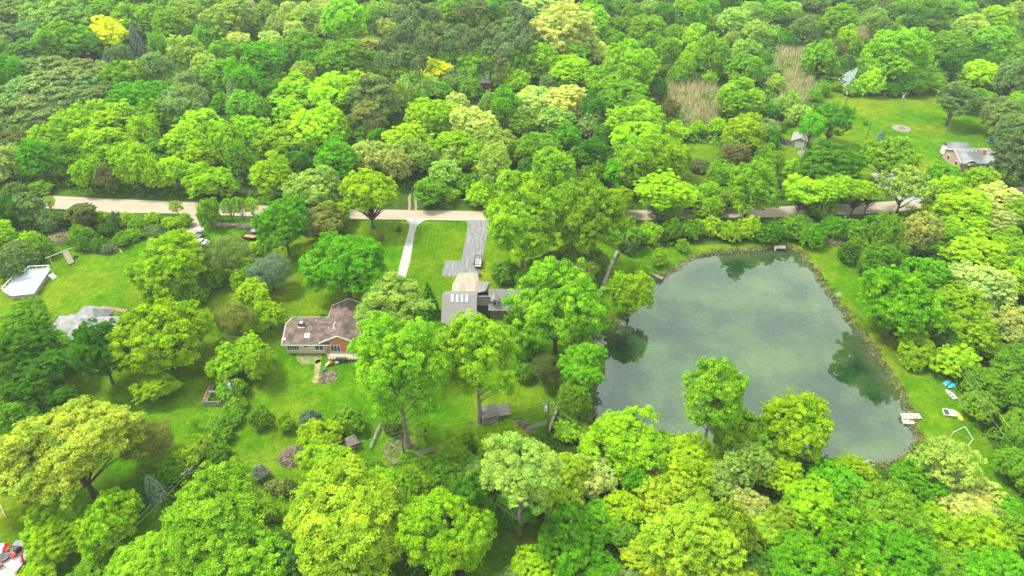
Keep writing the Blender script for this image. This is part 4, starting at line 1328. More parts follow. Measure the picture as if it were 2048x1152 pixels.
# ---- roof glimpsed behind the small golden tree
P0 = V2(935, 172, 0); hh_ = tag(empty('hidden_house', P0), 'grey-roofed house glimpsed in the woods below the small golden-yellow tree', 'house')
wl, rf = MB(), MB(); gable_walls(wl, -14, 9, -4, 4, 2.8, 4.4, 'x'); wl.build('wall', mat('brown siding', (.2, .14, .1), n1=3), hh_); gable_roof(rf, None, -14.5, 9.5, -4.6, 4.6, 2.8, 4.8, 'x'); rf.build('roof', mat('pale shingles', (.42, .40, .38), n1=2), hh_)

# ---- garage shed (white door), far right lawn
P0 = V2(1597, 296, 0); sh_ = tag(empty('garage_shed', P0, R_(-24)), 'small taupe shed with a grey gable roof and white overhead door', 'shed')
wl, rf, fa = MB(), MB(), MB(); gable_walls(wl, -2.3, 2.3, 0, 6, 2.3, 3.5, 'y'); wl.build('wall', mat('shed siding', (.46, .42, .35), n1=2, col2=(.4, .36, .3)), sh_)
gable_roof(rf, fa, -2.7, 2.7, -.35, 6.3, 2.35, 3.75, 'y'); r_o = rf.build('roof', mat('taupe shingles', (.33, .30, .27), n1=3), sh_); fa.build('fascia', TRIM, r_o)
MB().b2(-1.4, 1.4, -.06, .02, 0, 2.05).build('overhead_door', WHITE, sh_); MB().b2(2.31, 2.37, .3, 1.2, 0, 1.9).build('side_door', WHITE, sh_)
# ---- garden gazebo shed beside big tree
P0 = V2(978, 838, 0); gz_ = tag(empty('garden_shed', P0, R_(15)), 'small garden shed with a weathered pyramid roof beside the forked tree', 'shed')
rf = MB(); hip(rf, (0, 0), 3.2, 3.2, 2.2, 3.7, 0); rf.build('roof', mat('weathered grey shingles', (.27, .245, .20), n1=3, col2=(.18, .165, .13)), gz_); MB().b2(-1.5, 1.5, -1.5, 1.5, 0, 2.05).build('wall', WOOD, gz_)
rf = MB(); rf.slab([(1.3, -1.3, 1.7), (4.0, -1.3, 1.5), (4.0, 1.2, 1.9), (1.3, 1.2, 2.1)], .12); rf.build('lean_to_roof', _mats['weathered grey shingles'], gz_)
for x in (1.8, 3.8): MB().tube((x, -1.2, 0), (x, -1.2, 1.5), .06).tube((x, 1.1, 0), (x, 1.1, 1.8), .06).build('lean_to_post', WOOD, gz_)
# ---- red playhouse
P0 = V2(704, 893, 0); ph_ = tag(empty('playhouse', P0, R_(30)), 'small red playhouse with a weathered roof between lime-green bushes', 'playhouse')
rf = MB(); hip(rf, (0, 0), 2.4, 2.4, 1.5, 2.6, 0, .8); rf.build('roof', _mats['weathered grey shingles'], ph_); MB().b2(-.95, .95, -.95, .95, 0, 1.35).build('wall', RED, ph_); MB().b2(-.3, .3, -1.0, -.94, 0, 1.0).build('door', WOOD, ph_)

# ---- white pool deck
P0 = V2(55, 568, 0); pd = tag(empty('pool_deck', P0), 'white raised pool deck with railings on the left lawn', 'pool deck'); ZD = 1.15
dp_ = [V2(*q, ZD) - P0 for q in [(60,539),(101,537),(68,587),(22,592),(6,583),(38,549),(51,549)]]
MB().prism([(p.x, p.y) for p in dp_], ZD - .12, ZD).build('deck_boards', mat('pale blue boards', (.62, .67, .72), n1=1.2, col2=(.44, .54, .62)), pd)
MB().prism([(p.x * .95, p.y * .95) for p in dp_], .0, ZD - .13).build('lattice_skirt', mat('skirt', (.5, .44, .34), n1=3, col2=(.2, .18, .14)), pd)
def railing(par, pts, z, h=.95, sp=1.4, name='railing'):
    r1 = MB(); posts = 0
    for a, b in zip(pts[:-1], pts[1:]):
        a, b = Vector((a[0], a[1], z)), Vector((b[0], b[1], z)); L = (b - a).length; k = max(1, round(L / sp))
        r1.bar(a + Vector((0, 0, h)), b + Vector((0, 0, h)), .14, .09); r1.bar(a + Vector((0, 0, .12)), b + Vector((0, 0, .12)), .06, .06)
        for i in range(k + 1): p = a.lerp(b, i / k); r1.tube(p, p + Vector((0, 0, h)), .06, n=4)
        for i in range(int(L / .28)): p = a.lerp(b, (i + .5) / max(1, int(L / .28))); r1.tube(p + Vector((0, 0, .1)), p + Vector((0, 0, h)), .018, n=3)
    return r1.build(name, WHITE, par)
for a, b in zip(dp_, dp_[1:] + dp_[:1]): railing(pd, [a, b], ZD)
pc = V2(58, 566, ZD) - P0
pl = MB().lathe((pc.x, pc.y, 0), [(2.35, ZD + .02), (2.35, ZD + .16), (2.1, ZD + .16), (2.1, ZD + .03)], 28).build('pool_rim', mat('blue rim', (.45, .6, .72), n1=2), pd)
MB().lathe((pc.x, pc.y, 0), [(2.12, ZD + .01), (2.12, ZD + .05)], 28).build('pool_cover', mat('pool cover', (.36, .56, .70), n1=.9, col2=(.50, .62, .68)), pd)
stp_ = V2(103, 552, .5) - P0; sb = MB()
for i in range(4): sb.box((stp_.x + .25 * i, stp_.y - .1 * i, ZD - .25 * (i + 1)), (.34, 1.4, .08), -.3)
sb.build('stairs', WHITE, pd)
# ---- swing set
P0 = V2(122, 512, 0); ss_ = tag(empty('swing_set', P0), 'wooden swing set with a long beam and climbing ladder platform', 'swing set')
a, b = V2(90, 517, 2.3) - P0, V2(144, 495.5, 2.3) - P0
MB().bar(a, b, .14, .16).build('beam', TAN, ss_)
l1, l2 = V2(108, 534, 0) - P0, V2(96, 524, 0) - P0; aa = a.lerp(b, .14)
for q in (l1, l2): MB().bar(aa, q, .1, .1).build('leg', TAN, ss_)
for t in (.3, .45):
    c = a.lerp(b, t); sw_ = MB().tube(c + Vector((-.25, 0, 0)), c + Vector((-.25, 0, -1.8)), .015, n=3).tube(c + Vector((.25, 0, 0)), c + Vector((.25, 0, -1.8)), .015, n=3)
    sw_.box(c + Vector((0, 0, -1.8)), (.55, .25, .05)); sw_.build('swing', BLACK, ss_)
t0, t1, t2, t3 = [V2(*q) - P0 for q in ((125, 505, 2.1), (136, 501, 2.1), (149, 525, .3), (137, 529, .3))]
rp = MB().slab([t0, t1, t2, t3], .08).build('climbing_ramp', WOOD, ss_); rg_ = MB()
for i in range(8):
    u = (i + .5) / 8; rg_.bar(t0.lerp(t3, u) + Vector((0, 0, .06)), t1.lerp(t2, u) + Vector((0, 0, .06)), .12, .06)
rg_.build('rung', TAN, rp)
for q in (t0, t1): MB().bar((q.x, q.y, 0), (q.x, q.y, 2.6), .1, .1).build('leg', TAN, ss_)
def torus_mb(c, R, r, n=18, m=8):
    mb = MB(); vs = []; fs = []
    for i in range(n):
        for j in range(m):
            a, b = 6.2832 * i / n, 6.2832 * j / m; vs.append(((R + r * math.cos(b)) * math.cos(a) + c[0], (R + r * math.cos(b)) * math.sin(a) + c[1], r * math.sin(b) + c[2]))
            fs.append((i * m + j, ((i + 1) % n) * m + j, ((i + 1) % n) * m + (j + 1) % m, i * m + (j + 1) % m))
    return mb.add(vs, fs)
p = V2(152, 514.5, 0); tag(torus_mb((0, 0, .12), .42, .14).build('tyre', BLACK, None, p), 'black tyre lying on the lawn beside the swing set', 'tyre')

# ---- vehicles
def wheel(par, x, y, r=.36, w_=.22):
    t = MB().tube((x, y - w_ / 2, r), (x, y + w_ / 2, r), r, n=16).build('wheel', BLACK, par); MB().tube((x, y - w_ / 2 - .02, r), (x, y + w_ / 2 + .02, r), r * .55, n=10).build('rim', METAL, t)
def car(name, label, px_, py_, rz, m, cat='car', suv=True):
    e = tag(empty(name, V2(px_, py_), rz), label, cat)
    prof = [(-2.3, .35), (2.3, .35), (2.35, .75), (2.2, .95), (1.2, 1.08), (.55, 1.65 if suv else 1.42), (-1.7 if suv else -.9, 1.68 if suv else 1.42), (-2.2 if suv else -1.7, 1.1), (-2.35, .8)]
    n = len(prof); vs = []
    for y, sc_ in ((-.9, 1), (.9, 1)):
        for x, z in prof: vs.append((x, y * (.86 if z > 1.2 else 1), z))
    MB().add(vs, [tuple(range(n - 1, -1, -1)), tuple(range(n, 2 * n))] + [(i, (i + 1) % n, n + (i + 1) % n, n + i) for i in range(n)]).build('body', m, e, bevel=.06)
    zt = 1.66 if suv else 1.4
    MB().slab([(1.16, -.72, 1.14), (1.16, .72, 1.14), (.62, .68, zt - .04), (.62, -.68, zt - .04)], -.03).build('windscreen', GLASS, e)
    for s in (-1, 1): MB().b2(-1.5, .5, s * .855 - .02, s * .855 + .02, 1.1, zt - .14).build('side_window', GLASS, e)
    MB().slab([(-2.2, -.7, 1.16), (-2.2, .7, 1.16), (-1.8, .66, zt - .06), (-1.8, -.66, zt - .06)], -.03).build('rear_window', GLASS, e)
    for x in (-1.45, 1.45):
        for y in (-.85, .85): wheel(e, x, y)
    for y in (-.6, .6): MB().b2(2.28, 2.38, y - .18, y + .18, .68, .84).build('headlight', WHITE, e)
    return e
WPAINT = mat('white car paint', (.78, .79, .80), .3, n1=1, amt=.03, spec=.5)
car('parked_car', 'white estate car at the left edge behind the shrubs', 8, 468, R_(-8), WPAINT)
car('parked_car', 'white saloon car with a dark windscreen beside the west driveway fence', 402, 489, R_(-10), WPAINT, suv=False)
def trailer(name, label, px_, py_, rz, L, Wd, H_, side, load_m, z=.55):
    e = tag(empty(name, V2(px_, py_), rz), label, 'trailer')
    b = MB().b2(-L / 2, L / 2, -Wd / 2, Wd / 2, z - .08, z)
    b.b2(-L / 2, L / 2, -Wd / 2 - .05, -Wd / 2, z, z + H_).b2(-L / 2, L / 2, Wd / 2, Wd / 2 + .05, z, z + H_).b2(-L / 2 - .05, -L / 2, -Wd / 2, Wd / 2, z, z + H_).b2(L / 2, L / 2 + .05, -Wd / 2, Wd / 2, z, z + H_)
    b.build('bed', side, e); MB().b2(-L / 2 + .05, L / 2 - .05, -Wd / 2 + .05, Wd / 2 - .05, z + .01, z + H_ * .6).build('load', load_m, e)
    MB().bar((-L / 2, -.5, z - .05), (-L / 2 - 1.2, 0, z - .1), .08, .08).bar((-L / 2, .5, z - .05), (-L / 2 - 1.2, 0, z - .1), .08, .08).build('drawbar', BLACK, e)
    for y in (-Wd / 2 - .2, Wd / 2 + .2): wheel(e, .1, y, .32)
    return e
trailer('utility_trailer', 'black trailer filled with rust-coloured material below the log pile', 501, 478, R_(-12), 3.4, 1.7, .5, BLACK, RUST)
e = trailer('junk_trailer', 'small grey trailer piled with white scrap behind the black trailer', 512, 466, R_(-8), 2.6, 1.5, .35, METAL, mat('scrap', (.5, .5, .48), n1=3, col2=(.1, .1, .1)))
e = trailer('loaded_trailer', 'flat trailer with brown junk and a pale tarp roof on the west driveway', 396, 477, R_(80), 3.6, 1.8, .4, WOOD, mat('brown junk', (.3, .23, .17), n1=2.5, col2=(.1, .08, .07)))
MB().slab([(1.0, -1, 2.0), (2.3, -1, 1.9), (2.3, 1.2, 2.0), (1.0, 1.2, 2.1)], .06).build('tarp', mat('pale tarp', (.62, .72, .80), n1=2, amt=.08), e)
for x in (1.1, 2.2): MB().tube((x, -.9, .6), (x, -.9, 1.9), .04).tube((x, 1.0, .6), (x, 1.0, 1.95), .04).build('tarp_pole', METAL, e)
e = trailer('equipment_trailer', 'open-frame trailer with dark rails parked on the streaked asphalt driveway', 956.5, 529, R_(90), 3.9, 1.7, .12, BLACK, mat('mixed load', (.55, .5, .46), n1=2.2, col2=(.2, .2, .2)))
f_ = MB()
for y in (-.88, .88): f_.bar((-1.95, y, 1.35), (1.95, y, 1.35), .09, .09)
for x in (-1.95, 0, 1.95):
    for y in (-.88, .88): f_.bar((x, y, .6), (x, y, 1.35), .08, .08)
for x in (-1.95, 1.95): f_.bar((x, -.88, 1.35), (x, .88, 1.35), .09, .09)
f_.build('rail_frame', BLACK, e)
p = V2(958.5, 551.5); e = tag(empty('wheelbarrow', p, 2.0), 'dark wheelbarrow beside the concrete driveway', 'wheelbarrow')
MB().add([(-.3, -.25, .35), (.35, -.2, .35), (.35, .2, .35), (-.3, .25, .35), (-.5, -.35, .65), (.5, -.3, .65), (.5, .3, .65), (-.5, .35, .65)], [(3, 2, 1, 0), (4, 5, 6, 7), (0, 1, 5, 4), (1, 2, 6, 5), (2, 3, 7, 6), (3, 0, 4, 7)]).build('tray', GREYP, e)
MB().tube((.55, -.05, .2), (.55, .05, .2), .2, n=12).build('wheel', BLACK, e); MB().tube((.5, 0, .2), (-1.0, -.3, .55), .025).tube((.5, 0, .2), (-1.0, .3, .55), .025).build('handles', DWOOD, e)

# ---- lumber frame / raised bed enclosure
P0 = V2(430, 800, 0); e = tag(empty('lumber_frame', P0), 'weathered wooden yard frame holding a silver ladder and red pipe', 'wooden frame')
A, B_, C_, D_ = [V2(*q) - P0 for q in ((407, 812, 0), (443, 812, 0), (456, 764, 0), (424, 772, 0))]
def board(p, q, z0, z1, t=.1, m=WOOD, nm='side_board', par=None):
    return MB().box(((p.x + q.x) / 2, (p.y + q.y) / 2, (z0 + z1) / 2), ((q - p).length, t, z1 - z0), math.atan2(q.y - p.y, q.x - p.x)).build(nm, m, par)
board(A, B_, 0, 1.2, .12, WOOD, 'side_board', e); board(A, D_, .5, 1.0, .12, WOOD, 'side_board', e); board(B_, C_, .5, 1.0, .12, WOOD, 'side_board', e); board(A.lerp(D_, .55), B_.lerp(C_, .45), .8, 1.0, .3, WHITE, 'cross_board', e)
ld = MB(); la, lb = A.lerp(B_, .22) + Vector((0, 0, 1.25)), D_.lerp(C_, .3) + Vector((0, -1, 1.25)); off = Vector((.22, .05, 0))
ld.bar(la - off, lb - off, .08, .08).bar(la + off, lb + off, .08, .08)
for i in range(16): c = la.lerp(lb, (i + .5) / 16); ld.bar(c - off, c + off, .05, .05)
ld.build('ladder', METAL, e); MB().bar(A.lerp(D_, .1) + Vector((.15, 0, 1.15)), A.lerp(D_, .75) + Vector((.15, 0, 1.15)), .22, .2).build('red_pipe', mat('salmon red', (.7, .22, .13)), e)
MB().box((B_.x - .6, (B_.y + C_.y) / 2 - .6, .5), (1.8, 1.6, .9), .1).build('crate', LGREYROOF, e)

# ---- log pile, brush piles, edging
P0 = V2(470, 456, 0); lpile = tag(empty('log_pile', P0), 'long stacked row of split firewood beneath the roadside saplings', 'wood pile')
LR = random.Random(4); mb = MB(); x0_, x1_ = V2(431, 450).x - P0.x, V2(513, 459).x - P0.x
for i in range(520):
    t = LR.random(); x = x0_ + (x1_ - x0_) * t; y = (V2(431 + 82 * t, 452 + 6 * t).y - P0.y) + LR.uniform(-.5, .5); z = LR.uniform(.08, 1.0)
    a_n = LR.gauss(1.4, .35); v_ = Vector((math.cos(a_n), math.sin(a_n), LR.gauss(0, .15))) * .35; mb.tube(Vector((x, y, z)) - v_, Vector((x, y, z)) + v_, LR.uniform(.07, .15), n=5)
mb.build('split_logs', mat('split wood', (.50, .42, .33), n1=.9, col2=(.16, .13, .10)), lpile)
def brush(px_, py_, r, h, n, label, m, L=1.0):
    P0 = V2(px_, py_, 0); mb = MB(); R = random.Random(n)
    for i in range(n):
        a, q = R.uniform(0, 6.28), R.random() ** .5; c = Vector((r * q * math.cos(a), r * q * math.sin(a), R.uniform(.02, h * (1.05 - q * q))))
        v_ = Vector((R.gauss(0, 1), R.gauss(0, 1), R.gauss(0, .35))).normalized() * R.uniform(.3, .7) * L; mb.tube(c - v_, c + v_, R.uniform(.02, .06), n=3, cap=False)
    tag(mb.build('brush_pile', m, None, P0), label, 'brush pile')
BR = mat('dry twigs', (.38, .32, .21), .9, n1=1.5, col2=(.15, .12, .07)); BR2 = mat('tan brush', (.55, .42, .28), .9, n1=1.5, col2=(.28, .2, .13))
brush(586, 914, 2.2, 1.6, 1500, 'round heap of grey-brown twigs on the lower lawn', BR)
brush(118, 478, 3.6, .9, 1300, 'low tan brush heap on the left lawn above the swing set', BR2)
brush(1672, 484, 2.2, 1.2, 600, 'brown brush heap at the shrub edge north of the pond', BR)
brush(655, 755, 1.8, .4, 420, 'small pile of dead grey twigs on the lawn below the brown-roofed house', BR, .7)
brush(1800, 300, .1, .1, 3, 'a', BR) if False else None
brush(1571, 285, 2.2, .7, 420, 'dark junk heap just left of the white-doored shed', mat('dark junk', (.2, .15, .12), n1=2, col2=(.05, .05, .05)))
brush(1040, 862, 2.6, .7, 500, 'loose brown branches by the transformer pole', BR); brush(800, 900, 3.2, .15, 260, 'brown fallen twigs under the tall forked tree', BR); brush(1885, 186, 1.6, .7, 300, 'small brown brush heap at the far edge of the upper right lawn', BR2)
brush(1395, 335, 5.0, 1.1, 900, 'grey-olive dead brush in the rough clearing north of the road', mat('olive brush', (.3, .28, .16), n1=1.5, col2=(.14, .15, .07)), 1.4)
def low_wall(name, label, cat, pts, h, t, m, posts=0):
    P0 = V2(*pts[0]); e = tag(empty(name, P0), label, cat); mb = MB(); Q = [V2(*p) - P0 for p in pts]
    for a, b in zip(Q[:-1], Q[1:]): mb.box(((a.x + b.x) / 2, (a.y + b.y) / 2, h / 2), ((b - a).length + t * .5, t, h), math.atan2(b.y - a.y, b.x - a.x))
    mb.build('coping' if 'wall' in name else 'rail', m, e); return e
low_wall('garden_wall', 'long low grey stone wall running between lawn and pond', 'stone wall', [(1234,508),(1226,524),(1205,576),(1190,615)], .9, .7, mat('grey wall stone', (.38, .34, .28), n1=1.2, col2=(.22, .19, .15)))
low_wall('garden_wall', 'stone wall continuing down toward the transformer pole', 'stone wall', [(1140,760),(1122,800),(1108,836),(1096,868)], .7, .5, _mats['grey wall stone'])
low_wall('log_edging', 'curved dark log edging around shrubs on the left lawn', 'edging', [(160,497),(180,505),(205,509),(230,508)], .35, .35, DWOOD)
def log_at(px_, py_, L, rz, r, label):
    o = MB().tube((-L / 2, 0, r), (L / 2, 0, r * .8), r, r * .8, 9).build('fallen_log', mat('bleached log', (.5, .45, .38), n1=2, col2=(.3, .26, .2), stretch=(.3, 3, 3)), None, V2(px_, py_)); o.rotation_euler = (0, 0, rz); tag(o, label, 'log')
log_at(234, 498, 3.2, .05, .22, 'bleached log behind the curved edging'); log_at(242, 503, 2.0, -.9, .18, 'short bleached log right of the curved edging'); log_at(1710, 462, 5.5, -.9, .16, 'bare fallen trunk in the shrubs north-east of the pond')
def rail_fence(label, pts, h=1.1, rails=(.35, .7, 1.0), sp=2.8, m=WOOD, name='split_rail_fence', thin=.045):
    P0 = V2(*pts[0]); e = tag(empty(name, P0), label, 'fence', None); Q = [V2(*p) - P0 for p in pts]; mb = MB(); nps = []
    for a, b in zip(Q[:-1], Q[1:]):
        k = max(1, round((b - a).length / sp))
        for i in range(k): nps.append(a.lerp(b, i / k))
        for z in rails: mb.bar(a + Vector((0, 0, z)), b + Vector((0, 0, z)), thin * 1.6, thin * 2.2)
    nps.append(Q[-1]); mb.build('rails', m, e)
    for p in nps: MB().tube(p, p + Vector((0, 0, h)), .07, n=5).build('post', m, e)
    return e
PR = mat('pale rails', (.46, .40, .33), .9, n1=3, col2=(.3, .25, .2))
rail_fence('pale split-rail fence along the woods above the road at left', [(112,355),(180,361),(240,364),(300,369),(362,378)], m=PR)
rail_fence('short split-rail fence behind the road left of the centre tree', [(420,382),(480,386),(560,391),(700,393)], m=PR)
rail_fence('split-rail fence in dry weeds right of the wooded track', [(850,402),(900,404),(965,407)], m=PR)
WIRE = mat('grey mesh', (.42, .42, .38), .8, n1=5, col2=(.3, .3, .27))
rail_fence('thin grey wire fence between the two middle lawns', [(777,815),(768,840),(754,868),(741,900)], 1.1, (.15, .4, .65, .9, 1.05), 2.4, WIRE, 'wire_fence', .03)
rail_fence('slanting grey wire fence along the wood edge near the lower poles', [(783,930),(840,912),(896,893)], 1.2, (.15, .4, .65, .9, 1.15), 2.4, WIRE, 'wire_fence', .03)
rail_fence('wire fence curving toward the transformer pole', [(1040,880),(1060,860),(1092,849)], 1.2, (.15, .4, .65, .9, 1.15), 2.4, WIRE, 'wire_fence', .03)
rail_fence('dark picket fence along the west driveway beside the white car', [(401,518),(410,500),(421,482)], 1.3, (.2, .4, .6, .8, 1.0, 1.2), 1.2, DWOOD, 'picket_fence', .05)

# ---- utility poles and wires
def pole(label, top, base, hz_=None, transf=False, arm=True, rz=0.0, h=None, m=None):
    B = V2(*base); d = ray(*top); t = B.y / d[1]; T = Vector((d[0] * t, B.y, CAM_H + d[2] * t)) - B
    if T.z < 5: T.z = 7
    e = tag(empty('utility_pole', B), label, 'utility pole', None)
    MB().tube((0, 0, 0), T, .17, .12, 8).build('pole', m or mat('pole wood', (.22, .18, .14), n1=4, col2=(.1, .08, .06)), e)
    u = T.normalized(); q = T - u * .5; a = Vector((math.cos(rz), math.sin(rz), 0))
    if arm:
        ar = MB().bar(q - a * 1.0, q + a * 1.0, .12, .14).build('crossarm', WOOD, e)
        for s in (-.9, .9): MB().tube(q + a * s + Vector((0, 0, .07)), q + a * s + Vector((0, 0, .27)), .06, .04, 6).build('insulator', WHITE, ar)
    if transf: MB().lathe(T - u * 1.7 + a * -.42, [(.26, -.5), (.28, -.45), (.28, .45), (.2, .55)], 12).build('transformer', mat('transformer grey', (.68, .70, .72), .5), e)
    return B + q, a
pA, aA = pole('pole with a grey transformer at the stone wall corner', (1097, 803), (1096, 872), transf=True, rz=.1)
pB, aB = pole('slim dark pole among brown twigs beside the tall forked tree', (800, 860), (810, 916), arm=False)
pC, aC = pole('leaning pole with a pale transformer beside the lumber frame', (459, 758), (478, 808), transf=True, rz=.3)
pD, aD = pole('leaning transformer pole in the bushes right of the pond', (1886, 653), (1866, 699), transf=True, rz=.5, m=mat('bleached pole', (.42, .36, .28), n1=3, col2=(.3, .25, .2)))
pE, aE = pole('far pole with a crossarm standing in the upper right lawn', (1812, 184), (1800, 227), transf=True, rz=-.2, m=_mats['bleached pole'])
pF, aF = pole('far pole with a grey transformer at the left end of the upper right lawn', (1695, 189), (1690, 214), transf=True)
pG, aG = pole('plain leaning post under the tree on the upper right lawn', (1903, 236), (1891, 271), arm=False)
pH, aH = pole('thin post left of the blue spruce on the upper right lawn', (1738, 259), (1731, 281), arm=False)
pI, aI = pole('pole top rising out of green shrubs at lower left', (373, 938), (388, 985), rz=.9)
def wire(p, q, label, sag=.6, r=.013, m=None):
    mb = MB(); n = 14; pts = [p.lerp(q, i / n) - Vector((0, 0, sag * 4 * (i / n) * (1 - i / n))) for i in range(n + 1)]; o0 = pts[0].copy()
    for a, b in zip(pts[:-1], pts[1:]): mb.tube(a - o0, b - o0, r, n=4, cap=False)
    tag(mb.build('power_line', m or mat('cable', (.55, .58, .45), .6), None, o0), label, 'power line')
dn = Vector((0, 0, -1.3))
wire(pA + aA * -.9, pB, 'upper cable from the transformer pole to the slim dark pole'); wire(pA + dn * 1.2, pB + dn * .8, 'lower cable from the transformer pole to the slim dark pole')
wire(pB, pI + aI * .9, 'upper cable crossing the brush pile to the lower-left pole', 1.0); wire(pB + dn * .8, pI - aI * .9, 'lower cable crossing the brush pile to the lower-left pole', 1.0)
wire(pC + aC * .9, pI + aI * .9, 'right cable from the lumber-frame pole down to the shrubs'); wire(pC - aC * .9, pI - aI * .9, 'left cable from the lumber-frame pole down to the shrubs')
far_l = V2(215, 1100, 7.0); wire(pI + aI * .9, far_l, 'cable from the lower-left pole to the bottom left'); wire(pI - aI * .9, far_l + Vector((-1.5, 0, 0)), 'left-hand cable from the lower-left pole to the bottom left')
e1 = V2(1205, 885, 7.0); wire(pA + aA * .9, e1, 'upper cable going right from the transformer pole'); wire(pA + dn, e1 + Vector((0, -1.5, -.5)), 'lower cable going right from the transformer pole')
wire(pD + aD * .9, V2(2040, 880, 6.5), 'right cable running down from the bleached transformer pole', 1.0); wire(pD - aD * .9, V2(2020, 885, 6.5), 'left cable running down from the bleached transformer pole', 1.0)
wire(pE, pF, 'far cable between the two upper right lawn poles'); 

# ---- docks and boats
def dock(label, p0, p1, w_, m, z=.25):
    a, b = V2(*p0, z), V2(*p1, z); P0 = Vector((a.x, a.y, 0)); e = tag(empty('dock', P0), label, 'dock'); d = b - a; L = d.length; u = d.normalized(); n_ = Vector((-u.y, u.x, 0))
    mb = MB(); k = int(L / .22); ang = math.atan2(u.y, u.x)
    for i in range(k): c = u * (L * (i + .5) / k); mb.box((c.x, c.y, z), (L / k * .88, w_, .06), ang)
    mb.build('planks', m, e); mb = MB()
    for s in (-1, 1): c = u * L / 2 + n_ * (s * w_ * .4); mb.box((c.x, c.y, z - .12), (L * .98, .1, .16), ang)
    mb.build('beams', DWOOD, e)
    for t in (.12, .9):
        for s in (-1, 1): c = u * L * t + n_ * (s * w_ * .52); MB().tube((c.x, c.y, -1.2), (c.x, c.y, z + .2), .06, n=6).build('post', WOOD, e)
dock('short weathered dock on the pond upper left shore', (1297, 544), (1325, 557), 1.0, WOOD)
dock('pale plank dock at the pond lower right shore', (1841, 832), (1803, 832), 1.35, TAN)
def hull(par, prof, h, m, name='hull', keel=.75, inner=None, z0=.0):
    # prof: list of (x, halfwidth); open boat shell with thickness
    mb = MB(); n = len(prof); vs = []; fs = []
    rings = [(1.0, h, 0), (keel, z0, 0), (keel * .9, z0 + .06, 1), (.90, h, 1)]
    for s, z, _ in rings:
        for x, w2 in prof: vs.append((x * (1 - (1 - s) * .12), w2 * s, z))
        for x, w2 in prof[::-1]: vs.append((x * (1 - (1 - s) * .12), -w2 * s, z))
    m_ = 2 * n
    for k in range(3):
        for i in range(m_): fs.append((k * m_ + i, k * m_ + (i + 1) % m_, (k + 1) * m_ + (i + 1) % m_, (k + 1) * m_ + i))
    fs.append(tuple(3 * m_ + i for i in range(m_))[:0] or tuple(range(m_, 2 * m_))); fs.append(tuple(range(2 * m_, 3 * m_))); fs += [(0 * m_ + i, 3 * m_ + i, 3 * m_ + (i + 1) % m_, (i + 1) % m_) for i in range(m_)]
    return mb.add(vs, fs).build(name, m, par, bevel=0)
boatp = [(-1.7, .50), (-1.2, .60), (-.4, .66), (.4, .62), (1.1, .42), (1.6, .16), (1.75, .03)]
def head(p0, p1): a, b = V2(*p0), V2(*p1); return (a + b) / 2, math.atan2(b.y - a.y, b.x - a.x), (b - a).length
c, an, L = head((1911, 800), (1891, 781)); e = tag(empty('rowboat', c, an), 'white rowboat with three bench seats lying on the grass', 'boat'); e.scale = (L / 3.4,) * 3
hull(e, boatp, .42, mat('off-white fibreglass', (.72, .66, .66), .5, n1=3, amt=.05))
for x in (-1.2, -.35, .6): MB().b2(x - .16, x + .16, -.5, .5, .28, .34).build('bench_seat', WHITE, e)
MB().b2(-1.0, -.6, -.42, .42, .10, .14).b2(.0, .4, -.4, .4, .10, .14).build('floor_well', GREYP, e)
c, an, L = head((1919, 800), (1932, 817)); e = tag(empty('kayak', c, an), 'overturned pale blue kayak lying right of the white rowboat', 'kayak')
MB().add(*(lambda n: ([(-L / 2, 0, .1)] + [(x * L / 2, w_ * math.cos(t), .02 + .34 * math.sin(t) * (1 - abs(x) ** 3)) for x, w_ in ((-.7, .22), (-.3, .36), (.1, .38), (.5, .30), (.85, .13)) for t in [math.pi * i / 6 for i in range(7)]] + [(L / 2, 0, .1)], [(0, 1 + i, 2 + i) for i in range(6)] + [(1 + k * 7 + i, 1 + (k + 1) * 7 + i, 2 + (k + 1) * 7 + i, 2 + k * 7 + i) for k in range(4) for i in range(6)] + [(36, 35 - i, 34 - i) for i in range(6)]))(0)).build('kayak_hull', SKY, e)
c, an, L = head((1891, 774), (1908, 766)); e = tag(empty('pedal_boat', c, an), 'turquoise twin-hull pedal boat upside down behind the rowboat', 'pedal boat')
for s in (-1, 1): MB().lathe((0, s * .55, .25), [(.05, -.25), (.42, -.1), (.42, .12), (.25, .25)], 14, sx=3.4, sy=.95).build('float', TEAL, e)
MB().b2(-1.0, 1.0, -.25, .25, .1, .3).build('centre_deck', mat('dark teal', (.02, .22, .28), .5), e); MB().lathe((-1.3, .1, .3), [(.14, 0), (.16, .3), (.05, .4)], 10).build('cap', WHITE, e)
def pedal(label, p0, p1, z, w_=.78):
    a, b = V2(*p0, z), V2(*p1, z); c = (a + b) / 2; c.z = z; L = (b - a).length; e = tag(empty('pedal_boat', c, math.atan2(b.y - a.y, b.x - a.x)), label, 'pedal boat')
    pr = [(-L / 2, .9 * w_), (-L * .46, w_), (L * .3, w_), (L * .45, .85 * w_), (L / 2, .6 * w_)]
    hull(e, pr, .45, mat('white gelcoat', (.80, .78, .76), .4, n1=2, amt=.05), keel=.8); return e, L
e, L = pedal('white pedal boat with a dark seat well on the grass', (1886, 826), (1912, 830), .02, .85)
MB().b2(-L * .42, -L * .1, -.7, .7, .2, .40).build('seat_well', mat('dark green seat', (.07, .10, .09)), e); MB().b2(-L * .08, L * .42, -.66, .66, .25, .47).build('front_deck', WHITE, e)
e, L = pedal('white pedal boat floating beside the pale plank dock', (1805, 843), (1826, 845), WATER_Z + .04, .8)
MB().b2(-L * .4, L * .4, -.62, .62, .15, .42).build('deck_moulding', mat('pinkish white', (.78, .70, .66), n1=2), e); MB().b2(-.3, .35, -.5, -.1, .42, .5).build('cushion', mat('orange', (.75, .3, .08)), e)
